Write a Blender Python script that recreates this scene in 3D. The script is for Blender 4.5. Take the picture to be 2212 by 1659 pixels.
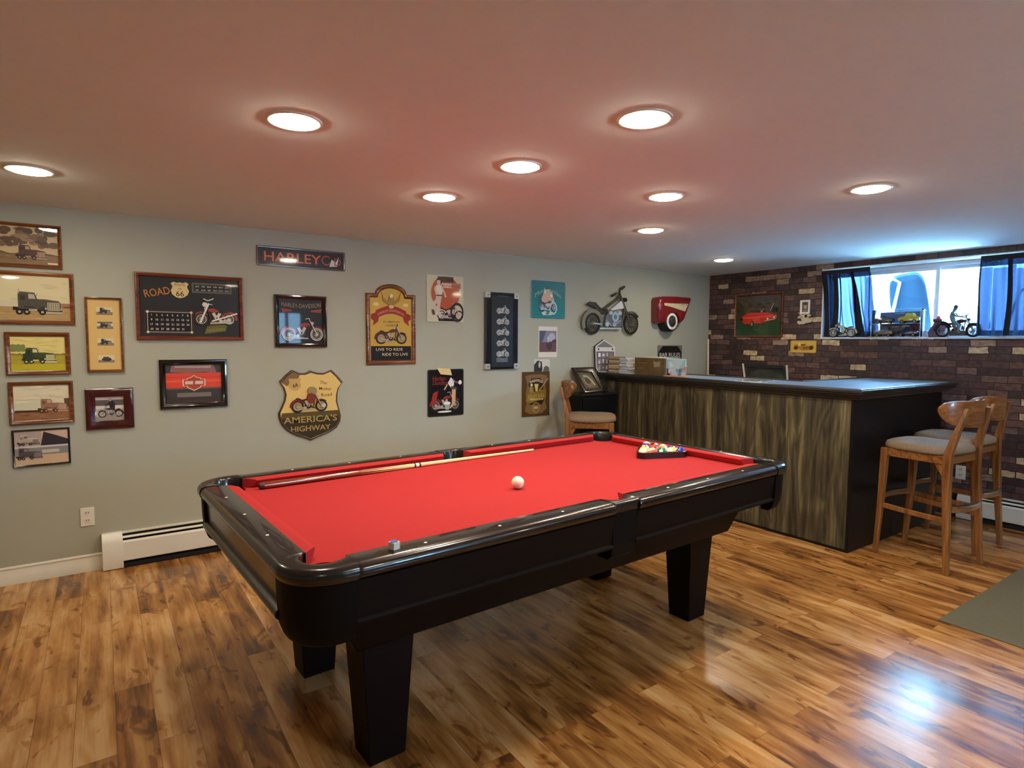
import bpy, bmesh, math, random
from mathutils import Vector, Matrix
random.seed(7)
S = bpy.context.scene
for o in list(bpy.data.objects): bpy.data.objects.remove(o)
PI = math.pi
# ------------------------------------------------------------------ camera
CAMH = 1.45; F = 1290.7; YAW, PITCH, ROLL = 0.6036, 0.0714, 0.0058
cy_, sy_, cp_, sp_ = math.cos(YAW), math.sin(YAW), math.cos(PITCH), math.sin(PITCH)
fw = Vector((sy_*cp_, cy_*cp_, -sp_)); rt = Vector((cy_, -sy_, 0)); up = rt.cross(fw)
r2 = math.cos(ROLL)*rt + math.sin(ROLL)*up; u2 = -math.sin(ROLL)*rt + math.cos(ROLL)*up
cd = bpy.data.cameras.new('camera'); cam = bpy.data.objects.new('camera', cd)
S.collection.objects.link(cam); S.camera = cam
cd.sensor_fit = 'HORIZONTAL'; cd.sensor_width = 36; cd.lens = F*36/2212; cd.clip_start = .05; cd.clip_end = 200
cam.matrix_world = Matrix(((r2.x, u2.x, -fw.x, 0), (r2.y, u2.y, -fw.y, 0), (r2.z, u2.z, -fw.z, CAMH), (0, 0, 0, 1)))
# ------------------------------------------------------------------ world, exposure
w = bpy.data.worlds.new('sky'); S.world = w; w.use_nodes = True
bg = w.node_tree.nodes['Background']; bg.inputs[0].default_value = (.32, .64, 1.0, 1); bg.inputs[1].default_value = 23.0
S.view_settings.view_transform = 'Standard'; S.view_settings.look = 'None'
S.view_settings.gamma = 1; S.view_settings.use_curve_mapping = False; S.view_settings.exposure = 1.85
LAMP = 52.0                     # radiance of the ceiling lamps
LAMP_COL = (1.0, .87, .67, 1)

# ------------------------------------------------------------------ helpers
def lin(c):
    return tuple((x/12.92 if x <= .04045 else ((x+.055)/1.055)**2.4) for x in [v/255 for v in c])
def new_mat(name):
    m = bpy.data.materials.new(name); m.use_nodes = True
    return m, m.node_tree, m.node_tree.nodes['Principled BSDF']
def mat(name, rgb, rough=.5, metal=0, coat=0, noise=0, nscale=20, bump=0, bscale=60, spec=None, stretch=(1, 1, 1), alpha=None, trans=0):
    m, t, p = new_mat(name); c = lin(rgb); N = t.nodes; L = t.links
    p.inputs['Base Color'].default_value = (*c, 1); p.inputs['Roughness'].default_value = rough
    p.inputs['Metallic'].default_value = metal; p.inputs['Coat Weight'].default_value = coat
    p.inputs['Coat Roughness'].default_value = .04
    if spec is not None: p.inputs['Specular IOR Level'].default_value = spec
    if trans: p.inputs['Transmission Weight'].default_value = trans
    tc = N.new('ShaderNodeTexCoord'); mp = N.new('ShaderNodeMapping'); mp.inputs['Scale'].default_value = stretch
    L.new(tc.outputs['Object'], mp.inputs[0])
    nt = N.new('ShaderNodeTexNoise'); nt.inputs['Scale'].default_value = nscale; nt.inputs['Detail'].default_value = 5
    L.new(mp.outputs[0], nt.inputs['Vector'])
    mx = N.new('ShaderNodeMix'); mx.data_type = 'RGBA'
    k = noise or .04
    mx.inputs[6].default_value = (*[v*(1-k) for v in c], 1); mx.inputs[7].default_value = (*[min(1, v*(1+k)) for v in c], 1)
    rp = N.new('ShaderNodeMapRange'); rp.inputs[1].default_value = .3; rp.inputs[2].default_value = .7
    L.new(nt.outputs[0], rp.inputs[0]); L.new(rp.outputs[0], mx.inputs[0]); L.new(mx.outputs[2], p.inputs['Base Color'])
    if bump:
        n2 = N.new('ShaderNodeTexNoise'); n2.inputs['Scale'].default_value = bscale; n2.inputs['Detail'].default_value = 3
        b = N.new('ShaderNodeBump'); b.inputs['Strength'].default_value = bump; b.inputs['Distance'].default_value = .002
        L.new(mp.outputs[0], n2.inputs['Vector']); L.new(n2.outputs[0], b.inputs['Height']); L.new(b.outputs[0], p.inputs['Normal'])
    return m
def art_mat(name, rough, coat, metal=0, crough=.03):
    m, t, p = new_mat(name); a = t.nodes.new('ShaderNodeVertexColor'); a.layer_name = 'Col'
    t.links.new(a.outputs[0], p.inputs['Base Color']); p.inputs['Roughness'].default_value = rough
    p.inputs['Coat Weight'].default_value = coat; p.inputs['Coat Roughness'].default_value = crough; p.inputs['Metallic'].default_value = metal
    p.inputs['Specular IOR Level'].default_value = .2; return m
def emis(name, rgb, s):
    m, t, p = new_mat(name); p.inputs['Emission Color'].default_value = rgb; p.inputs['Emission Strength'].default_value = s
    p.inputs['Base Color'].default_value = (0, 0, 0, 1); return m
def wood(name, dark, mid, light, rough=.35, scale=1.0, axis='Z', coat=0, contrast=1):
    m, t, p = new_mat(name); N = t.nodes; L = t.links
    tc = N.new('ShaderNodeTexCoord'); mp = N.new('ShaderNodeMapping')
    st = {'X': (.6, 14, 14), 'Y': (14, .6, 14), 'Z': (14, 14, .6)}[axis]
    mp.inputs['Scale'].default_value = tuple(v*scale for v in st); L.new(tc.outputs['Object'], mp.inputs[0])
    n = N.new('ShaderNodeTexNoise'); n.inputs['Scale'].default_value = 3; n.inputs['Detail'].default_value = 8; n.inputs['Distortion'].default_value = .6
    L.new(mp.outputs[0], n.inputs['Vector']); cr = N.new('ShaderNodeValToRGB'); e = cr.color_ramp
    e.elements[0].position = .5-.2*contrast; e.elements[0].color = (*lin(dark), 1); e.elements[1].position = .5+.2*contrast; e.elements[1].color = (*lin(light), 1)
    k = e.elements.new(.5); k.color = (*lin(mid), 1)
    L.new(n.outputs[0], cr.inputs[0]); L.new(cr.outputs[0], p.inputs['Base Color'])
    p.inputs['Roughness'].default_value = rough; p.inputs['Coat Weight'].default_value = coat; p.inputs['Coat Roughness'].default_value = .08
    return m
def link(o, parent=None):
    S.collection.objects.link(o)
    if parent is not None: o.parent = parent
    return o
def tag(o, label=None, cat=None, group=None, kind=None):
    if label: o['label'] = label
    if cat: o['category'] = cat
    if group: o['group'] = group
    if kind: o['kind'] = kind
    return o
def thing(name, label, cat, loc=(0, 0, 0), rz=0, group=None, parent=None):
    o = bpy.data.objects.new(name, None); o.empty_display_size = .05; link(o, parent)
    o.location = loc; o.rotation_euler = (0, 0, rz); return tag(o, label, cat, group)
class MB:
    """collects shapes, builds one mesh object"""
    def __init__(s): s.v = []; s.f = []; s.mi = []; s.sm = []
    def add(s, vs, fs, mi=0, smooth=False):
        b = len(s.v); s.v += [tuple(v) for v in vs]
        for f in fs: s.f.append(tuple(b+i for i in f)); s.mi.append(mi); s.sm.append(smooth)
        return s
    def box(s, x0, x1, y0, y1, z0, z1, mi=0, M=None):
        vs = [(x, y, z) for z in (z0, z1) for x, y in ((x0, y0), (x1, y0), (x1, y1), (x0, y1))]
        if M: vs = [M @ Vector(v) for v in vs]
        return s.add(vs, [(3, 2, 1, 0), (4, 5, 6, 7), (0, 1, 5, 4), (1, 2, 6, 5), (2, 3, 7, 6), (3, 0, 4, 7)], mi)
    def frustum(s, cx, cy, z0, z1, a0, b0, a1, b1, dx=0, dy=0, mi=0):
        vs = [(cx+i*a0, cy+j*b0, z0) for i, j in ((-1, -1), (1, -1), (1, 1), (-1, 1))]+[(cx+dx+i*a1, cy+dy+j*b1, z1) for i, j in ((-1, -1), (1, -1), (1, 1), (-1, 1))]
        return s.add(vs, [(3, 2, 1, 0), (4, 5, 6, 7), (0, 1, 5, 4), (1, 2, 6, 5), (2, 3, 7, 6), (3, 0, 4, 7)], mi)
    def loft(s, rings, mi=0, close=True, caps=True, smooth=False, endloop=False):
        n = len(rings[0]); vs = [p for r in rings for p in r]; fs = []
        m = len(rings); R = m if endloop else m-1
        for i in range(R):
            a = i*n; b = ((i+1) % m)*n
            for j in range(n if close else n-1):
                k = (j+1) % n; fs.append((a+j, a+k, b+k, b+j))
        if caps and not endloop: fs.append(tuple(range(n-1, -1, -1))); fs.append(tuple((m-1)*n+j for j in range(n)))
        return s.add(vs, fs, mi, smooth)
    def tube(s, pts, r, n=10, mi=0, smooth=True, closed=False):
        pts = [Vector(p) for p in pts]; rings = []; m = len(pts)
        rs = r if isinstance(r, (list, tuple)) else [r]*m
        prev = None
        for i, p in enumerate(pts):
            if closed: d = (pts[(i+1) % m]-pts[i-1]).normalized()
            else: d = (pts[min(i+1, m-1)]-pts[max(i-1, 0)]).normalized()
            a = prev if prev is not None else (Vector((0, 0, 1)) if abs(d.z) < .9 else Vector((1, 0, 0)))
            x = (a-d*a.dot(d)).normalized(); y = d.cross(x); prev = x
            rings.append([p+(x*math.cos(t)+y*math.sin(t))*rs[i] for t in [2*PI*k/n for k in range(n)]])
        return s.loft(rings, mi, smooth=smooth, endloop=closed)
    def cyl(s, c, r, z0, z1, n=24, mi=0, r1=None, smooth=True):
        r1 = r if r1 is None else r1
        return s.loft([[(c[0]+a*math.cos(2*PI*k/n), c[1]+a*math.sin(2*PI*k/n), z) for k in range(n)] for a, z in ((r, z0), (r1, z1))], mi, smooth=smooth)
    def sphere(s, c, r, mi=0, n=16, sx=1, sy=1, sz=1):
        rings = [[(c[0]+r*sx*math.sin(a)*math.cos(2*PI*k/n), c[1]+r*sy*math.sin(a)*math.sin(2*PI*k/n), c[2]-r*sz*math.cos(a)) for k in range(n)] for a in [PI*(i+.02)/(n//2+.04) for i in range(n//2+1)]]
        return s.loft(rings, mi, smooth=True)
    def prism(s, pts, z0, z1, mi=0):
        return s.loft([[(x, y, z0) for x, y in pts], [(x, y, z1) for x, y in pts]], mi)
    def build(s, name, mats, parent=None, bevel=0, seg=2, ang=35):
        me = bpy.data.meshes.new(name); me.from_pydata(s.v, [], s.f)
        mats = mats if isinstance(mats, (list, tuple)) else [mats]
        for m in mats: me.materials.append(m)
        for i, p in enumerate(me.polygons): p.material_index = s.mi[i]; p.use_smooth = s.sm[i] or bevel > 0
        bm = bmesh.new(); bm.from_mesh(me); bmesh.ops.recalc_face_normals(bm, faces=bm.faces); bm.to_mesh(me); bm.free()
        try: me.set_sharp_from_angle(angle=math.radians(ang))
        except Exception: pass
        o = bpy.data.objects.new(name, me); link(o, parent)
        if bevel:
            b = o.modifiers.new('bevel', 'BEVEL'); b.width = bevel; b.segments = seg; b.limit_method = 'ANGLE'; b.angle_limit = math.radians(40)
            b.harden_normals = True
        return o
def struct(name, mb, m, **k):
    return tag(mb.build(name, m, **k), kind='structure')
def dup(root, loc=None, rz=None, label=None, group=None, parent=None):
    r = root.copy(); S.collection.objects.link(r)
    if parent is not None: r.parent = parent
    if loc is not None: r.location = loc
    if rz is not None: r.rotation_euler = (0, 0, rz)
    if label: r['label'] = label
    if group: r['group'] = group
    for ch in list(root.children): dup(ch, parent=r)
    return r

# --- text as polygons
_tc = {}
def text_mesh(s, bold):
    k = (s, bold)
    if k in _tc: return _tc[k]
    c = bpy.data.curves.new('t', 'FONT'); c.body = s; c.offset = bold; c.resolution_u = 3
    o = bpy.data.objects.new('t', c); S.collection.objects.link(o)
    dg = bpy.context.evaluated_depsgraph_get(); oe = o.evaluated_get(dg); me = oe.to_mesh()
    vs = [tuple(v.co[:2]) for v in me.vertices]; fs = [tuple(p.vertices) for p in me.polygons]
    oe.to_mesh_clear(); bpy.data.objects.remove(o); bpy.data.curves.remove(c)
    _tc[k] = (vs, fs); return _tc[k]

class Art:
    """flat or raised artwork in centimetres; each shape lies a hair above the one before"""
    def __init__(s): s.sh = []; s.part = None; s.t = 0
    def poly(s, pts, col): s.sh.append(([tuple(p) for p in pts], [tuple(range(len(pts)))], lin(col), s.t, s.part)); return s
    def rect(s, x0, y0, x1, y1, col): return s.poly([(x0, y0), (x1, y0), (x1, y1), (x0, y1)], col)
    def ell(s, cx, cy, rx, ry, col, n=24, a0=0, a1=2*PI):
        return s.poly([(cx+rx*math.cos(a0+(a1-a0)*k/n), cy+ry*math.sin(a0+(a1-a0)*k/n)) for k in range(n if a1-a0 > 6.2 else n+1)], col)
    def ring(s, cx, cy, r, w_, col, a0=0, a1=2*PI, n=28, ry=None):
        k = (ry or r)/r
        full = a1-a0 > 6.2
        vs = []; fs = []
        for i in range(n+(0 if full else 1)):
            a = a0+(a1-a0)*i/n
            for q in (r, r-w_): vs.append((cx+q*math.cos(a), cy+q*k*math.sin(a)))
        m = len(vs)//2
        for i in range(m if full else m-1):
            j = (i+1) % m; fs.append((2*i, 2*j, 2*j+1, 2*i+1))
        s.sh.append((vs, fs, lin(col), s.t, s.part)); return s
    def line(s, x0, y0, x1, y1, w_, col):
        d = Vector((x1-x0, y1-y0)); L_ = d.length or 1e-6; n = Vector((-d.y, d.x))*(w_/2/L_)
        return s.poly([(x0-n.x, y0-n.y), (x1-n.x, y1-n.y), (x1+n.x, y1+n.y), (x0+n.x, y0+n.y)], col)
    def pline(s, pts, w_, col):
        for a, b in zip(pts, pts[1:]): s.line(a[0], a[1], b[0], b[1], w_, col)
        return s
    def text(s, txt, x, y, size, col, width=None, bold=.012, rot=0, arc=0, shear=0):
        vs, fs = text_mesh(txt, bold*.35)
        if not vs: return s
        x0 = min(v[0] for v in vs); x1 = max(v[0] for v in vs); y0 = min(v[1] for v in vs)
        sx = size if width is None else width/(x1-x0); W_ = (x1-x0)*sx
        out = []
        for a, b in vs:
            px = (a-x0)*sx-W_/2; py = (b)*size
            px += shear*py
            if arc: py -= arc*(px/(W_/2))**2
            c, q = math.cos(rot), math.sin(rot)
            out.append((x+c*px-q*py, y+q*px+c*py))
        s.sh.append((out, fs, lin(col), s.t, s.part)); return s
    def geom(s, O, U, V, shapes, eps=.00004, base=0, back=False):
        N_ = U.cross(V); vs = []; fs = []; cols = []
        for i, (p, f, c, t, _) in enumerate(shapes):
            b = len(vs); h = base+i*eps+t
            vs += [O+U*(x*.01)+V*(y*.01)+N_*h for x, y in p]
            for q in f: fs.append(tuple(b+k for k in q)); cols.append(c)
            if t:
                b2 = len(vs); vs += [O+U*(x*.01)+V*(y*.01)+N_*(base-(0 if not back else t)) for x, y in p]
                cnt = {}
                for q in f:
                    for a, e in zip(q, q[1:]+q[:1]): cnt[frozenset((a, e))] = cnt.get(frozenset((a, e)), 0)+1
                for q in f:
                    for a, e in zip(q, q[1:]+q[:1]):
                        if cnt[frozenset((a, e))] == 1: fs.append((b+e, b+a, b2+a, b2+e)); cols.append(c)
                if back:
                    for q in f: fs.append(tuple(b2+k for k in reversed(q))); cols.append(c)
        return vs, fs, cols
    def build(s, name, O, U, V, m, parent=None, base=0, back=False, eps=.00004):
        O, U, V = Vector(O), Vector(U), Vector(V); out = []
        for part in dict.fromkeys(x[4] for x in s.sh):
            sh = [x for x in s.sh if x[4] == part]
            vs, fs, cols = s.geom(O, U, V, sh, eps, base, back)
            nm = part or name
            me = bpy.data.meshes.new(nm); me.from_pydata([tuple(v) for v in vs], [], fs); me.materials.append(m)
            ca = me.color_attributes.new('Col', 'FLOAT_COLOR', 'CORNER'); i = 0
            for pl, c in zip(me.polygons, cols):
                for _ in pl.loop_indices: ca.data[i].color = (*c, 1); i += 1
            o = bpy.data.objects.new(nm, me); link(o, parent); out.append(o)
        return out[0] if len(out) == 1 else out

TIRE, CHROME, DK, RED = (24, 22, 22), (196, 194, 190), (42, 38, 38), (150, 40, 34)
def bike(A, ox, oy, s, flip=1, body=RED, tire=TIRE, metal=CHROME, dark=DK, seat=(30, 22, 20), fend=None, parts=False, wall=None):
    fend = fend or body
    def P(*pts): return [(ox+flip*x*s, oy+y*s) for x, y in pts]
    def part(n):
        if parts: A.part = n
    def wheel(cx, cyy):
        c = P((cx, cyy))[0]
        A.ring(*c, .165*s, .05*s, tire)
        if wall: A.ring(*c, .15*s, .02*s, wall)
        A.ring(*c, .118*s, .014*s, metal)
        for k in range(7):
            a = k*PI/7; A.line(c[0]-.11*s*math.cos(a), c[1]-.11*s*math.sin(a), c[0]+.11*s*math.cos(a), c[1]+.11*s*math.sin(a), .006*s, metal)
        A.ell(*c, .034*s, .034*s, metal, 12)
    def arcf(cx, cyy, r0, r1, a0, a1, col):
        n = 12; pts = [(cx+r1*math.cos(math.radians(a0+(a1-a0)*i/n)), cyy+r1*math.sin(math.radians(a0+(a1-a0)*i/n))) for i in range(n+1)]
        pts += [(cx+r0*math.cos(math.radians(a1+(a0-a1)*i/n)), cyy+r0*math.sin(math.radians(a1+(a0-a1)*i/n))) for i in range(n+1)]
        A.poly(P(*pts), col)
    part('rear_wheel'); wheel(.18, .165)
    part('front_wheel'); wheel(.82, .165)
    part('fender'); arcf(.18, .165, .15, .205, 25, 185, fend); arcf(.82, .165, .165, .19, 40, 140, fend)
    part('frame'); A.line(*P((.2, .165))[0], *P((.42, .12))[0], .02*s, metal); A.line(*P((.3, .3))[0], *P((.66, .1))[0], .02*s, dark)
    A.line(*P((.66, .42))[0], *P((.6, .1))[0], .02*s, dark)
    part('exhaust_pipe'); A.line(*P((.1, .09))[0], *P((.62, .07))[0], .028*s, metal); A.line(*P((.14, .13))[0], *P((.5, .1))[0], .02*s, metal)
    part('engine'); A.ell(*P((.46, .17))[0], .095*s, .075*s, dark); A.line(*P((.46, .2))[0], *P((.39, .33))[0], .07*s, metal); A.line(*P((.48, .2))[0], *P((.55, .33))[0], .07*s, metal)
    A.ell(*P((.47, .2))[0], .045*s, .045*s, metal, 16); A.ell(*P((.47, .2))[0], .02*s, .02*s, dark, 10); A.ell(*P((.38, .13))[0], .04*s, .035*s, metal, 12)
    part('fuel_tank'); A.poly(P((.4, .36), (.46, .41), (.55, .445), (.64, .43), (.67, .38), (.6, .35), (.5, .335)), body)
    part('seat'); A.poly(P((.12, .36), (.16, .4), (.22, .395), (.3, .35), (.42, .37), (.42, .33), (.32, .3), (.22, .34)), seat)
    part('fork'); A.line(*P((.83, .165))[0], *P((.66, .5))[0], .022*s, metal); A.line(*P((.8, .165))[0], *P((.64, .47))[0], .014*s, dark)
    part('headlight'); A.ell(*P((.72, .43))[0], .035*s, .035*s, metal, 14)
    part('handlebar'); A.pline(P((.66, .49), (.65, .55), (.56, .53)), .018*s, metal); A.pline(P((.66, .49), (.7, .57), (.68, .59)), .014*s, dark)
    A.part = None
def truck(A, ox, oy, s, flip=1, cab=(70, 66, 62), hi=(190, 182, 165), dark=(32, 28, 26), box=None):
    def P(*pts): return [(ox+flip*x*s, oy+y*s) for x, y in pts]
    if box: A.poly(P((-.75, .1), (.12, .08), (.12, .5), (-.75, .36)), box); A.poly(P((-.7, .05), (.1, .03), (.1, .1), (-.7, .12)), dark)
    A.poly(P((.0, .1), (.95, .05), (.95, .14), (0, .18)), dark)
    A.poly(P((.1, .14), (.1, .5), (.14, .55), (.42, .53), (.46, .4), (.46, .12)), cab)
    A.poly(P((.3, .38), (.3, .5), (.41, .49), (.44, .38)), hi)
    A.poly(P((.46, .12), (.46, .38), (.62, .38), (.88, .34), (.92, .3), (.92, .08)), cab)
    A.poly(P((.66, .1), (.66, .3), (.9, .3), (.9, .1)), hi)
    for k in range(5): A.line(*P((.69+k*.045, .12))[0], *P((.69+k*.045, .29))[0], .012*s, cab)
    A.poly(P((.6, .02), (.6, .08), (.96, .07), (.96, .02)), hi)
    for x in (.12, .26, .56): A.ell(*P((x, .06))[0], .07*s, .07*s, dark, 16); A.ell(*P((x, .06))[0], .03*s, .03*s, hi, 10)
    A.line(*P((.12, .5))[0], *P((.12, .62))[0], .02*s, hi); lo = tuple(v*.72 for v in cab); up_ = tuple(min(255, v*1.35+8) for v in cab)
    A.line(*P((.13, .545))[0], *P((.41, .525))[0], .012*s, up_); A.line(*P((.46, .375))[0], *P((.86, .34))[0], .014*s, up_); A.line(*P((.28, .14))[0], *P((.28, .5))[0], .008*s, lo); A.line(*P((.46, .13))[0], *P((.46, .4))[0], .008*s, lo)
    A.poly(P((.48, .1), (.5, .17), (.56, .2), (.62, .17), (.64, .1), (.6, .14), (.52, .14)), lo); A.poly(P((.2, .16), (.2, .2), (.42, .2), (.42, .16)), lo); A.rect(*[min(a, b) for a, b in zip(P((.3, .08))[0], P((.46, .13))[0])], *[max(a, b) for a, b in zip(P((.3, .08))[0], P((.46, .13))[0])], hi)
    A.ell(*P((.63, .15))[0], .022*s, .03*s, hi, 10); A.ell(*P((.93, .13))[0], .018*s, .028*s, hi, 10); A.line(*P((.43, .4))[0], *P((.47, .5))[0], .01*s, dark); A.poly(P((.14, .34), (.14, .46), (.24, .46), (.24, .34)), lo)

# frame moulding around a quad given by 4 corner points (BL, BR, TR, TL) in a plane with normal Nn
def frame_mesh(q, Nn, bw, depth, prof=None):
    q = [Vector(p) for p in q]; Nn = Vector(Nn).normalized()
    prof = prof or [(0, 0), (0, depth*.7), (.15, depth*.95), (.35, depth), (.6, depth*.8), (.85, depth*.7), (1, depth*.55), (1, .001)]
    rings = []
    for t, h in prof:
        r = []
        for i in range(4):
            p = q[i]; a = (q[i-1]-p).normalized(); b = (q[(i+1) % 4]-p).normalized()
            sn = max(.3, a.cross(b).length)
            r.append(p+(a+b)*(bw*t/sn)+Nn*h)
        rings.append(r)
    mb = MB(); mb.loft(rings, close=True, caps=False); return mb
WX, WY, CEIL = 5.914, 4.506, 2.226
M = {}
M['art'] = art_mat('print', .55, 0); M['artg'] = art_mat('glazed_print', .4, 1, crough=.02); M['tin'] = art_mat('enamelled_tin', .35, .35, crough=.06)
M['relief'] = art_mat('painted_relief', .45, .12); M['metalart'] = art_mat('cut_steel', .45, 0, .25)
M['frame_brown'] = wood('walnut_frame', (70, 36, 14), (112, 62, 26), (150, 92, 44), .25, 1, 'X', .4)
M['frame_gold'] = mat('gold_trim', (168, 128, 62), .3, .6, noise=.15)
M['frame_maroon'] = mat('maroon_frame', (62, 16, 14), .2, coat=.5, noise=.2)
M['frame_black'] = mat('black_frame', (16, 12, 12), .15, coat=.8)
M['frame_red'] = wood('reddish_frame', (72, 30, 18), (116, 54, 34), (140, 74, 50), .35, 1, 'X')
UG, VG, NG = Vector((1, 0, 0)), Vector((0, 0, 1)), Vector((0, -1, 0))       # grey wall
UB, VB, NB = Vector((0, -1, 0)), Vector((0, 0, 1)), Vector((-1, 0, 0))      # brick wall
# ------------------------------------------------------------------ materials of the room
M['paint'] = mat('grey_wall_paint', (168, 167, 149), .75, noise=.02, nscale=3, bump=.15, bscale=300)
M['ceil'] = mat('ceiling_paint', (226, 230, 226), .9, noise=.01, bump=.1, bscale=200)
M['white'] = mat('white_trim_paint', (222, 216, 200), .4, noise=.02)
M['enamel'] = mat('white_enamel', (226, 222, 208), .3, noise=.02)
M['vinyl'] = mat('window_vinyl', (216, 222, 226), .35, noise=.02)
M['blackgap'] = mat('dark_slot', (8, 7, 7), .8)
def floor_mat():
    m, t, p = new_mat('laminate_planks'); N = t.nodes; L = t.links
    tc = N.new('ShaderNodeTexCoord'); mp = N.new('ShaderNodeMapping'); mp.inputs['Rotation'].default_value = (0, 0, PI/2)
    L.new(tc.outputs['Object'], mp.inputs[0])
    br = N.new('ShaderNodeTexBrick'); br.offset = .37; br.offset_frequency = 2
    for k, v in (('Scale', 1), ('Mortar Size', .0008), ('Mortar Smooth', .3), ('Bias', 0), ('Brick Width', 1.21), ('Row Height', .127)): br.inputs[k].default_value = v
    br.inputs['Color1'].default_value = (0, 0, 0, 1); br.inputs['Color2'].default_value = (1, 1, 1, 1); br.inputs['Mortar'].default_value = (.5, .5, .5, 1)
    L.new(mp.outputs[0], br.inputs['Vector'])
    # shift the grain per plank
    sh = N.new('ShaderNodeVectorMath'); sh.operation = 'SCALE'; sh.inputs['Scale'].default_value = 7.0
    cmb = N.new('ShaderNodeVectorMath'); cmb.operation = 'ADD'
    L.new(br.outputs['Color'], sh.inputs[0]); L.new(sh.outputs[0], cmb.inputs[0]); L.new(tc.outputs['Object'], cmb.inputs[1])
    def noise(sc, st, det, dist):
        q = N.new('ShaderNodeMapping'); q.inputs['Scale'].default_value = st; L.new(cmb.outputs[0], q.inputs[0])
        n = N.new('ShaderNodeTexNoise'); n.inputs['Scale'].default_value = sc; n.inputs['Detail'].default_value = det; n.inputs['Distortion'].default_value = dist
        L.new(q.outputs[0], n.inputs['Vector']); return n.outputs[0]
    a = noise(2.0, (12, .9, 1), 4, .35); b = noise(2.6, (4.6, 1.1, 1), 3, .5); c = noise(4, (26, 1.0, 1), 3, .2); kn = noise(3.1, (4.2, 1.7, 1), 2, 1.0)
    def mth(op, x, y):
        n = N.new('ShaderNodeMath'); n.operation = op
        for i, q in enumerate((x, y)):
            if isinstance(q, (int, float)): n.inputs[i].default_value = q
            else: L.new(q, n.inputs[i])
        return n.outputs[0]
    sep = N.new('ShaderNodeSeparateColor'); L.new(br.outputs['Color'], sep.inputs[0])
    kr = N.new('ShaderNodeMapRange'); kr.inputs[1].default_value = .60; kr.inputs[2].default_value = .66; kr.inputs[3].default_value = 0; kr.inputs[4].default_value = -.11; L.new(kn, kr.inputs[0])
    tot = mth('ADD', mth('ADD', mth('MULTIPLY', a, .42), mth('MULTIPLY', b, .52)), mth('ADD', mth('ADD', mth('MULTIPLY', c, .14), kr.outputs[0]), mth('MULTIPLY', sep.outputs[0], .15)))
    cr = N.new('ShaderNodeValToRGB'); e = cr.color_ramp
    e.elements[0].position = .40; e.elements[0].color = (*lin((84, 54, 30)), 1)
    e.elements[1].position = .78; e.elements[1].color = (*lin((204, 160, 106)), 1)
    for pos, c_ in ((.5, (118, 74, 36)), (.58, (152, 102, 50)), (.66, (178, 126, 68))): k = e.elements.new(pos); k.color = (*lin(c_), 1)
    L.new(tot, cr.inputs[0])
    mx = N.new('ShaderNodeMix'); mx.data_type = 'RGBA'; L.new(br.outputs['Fac'], mx.inputs[0]); L.new(cr.outputs[0], mx.inputs[6]); mx.inputs[7].default_value = (*lin((98, 68, 40)), 1)
    L.new(mx.outputs[2], p.inputs['Base Color'])
    rg = N.new('ShaderNodeMapRange'); rg.inputs[3].default_value = .17; rg.inputs[4].default_value = .27; L.new(b, rg.inputs[0]); L.new(rg.outputs[0], p.inputs['Roughness'])
    bp = N.new('ShaderNodeBump'); bp.inputs['Strength'].default_value = .12; bp.inputs['Distance'].default_value = .002
    L.new(c, bp.inputs['Height']); L.new(bp.outputs[0], p.inputs['Normal'])
    return m
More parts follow.
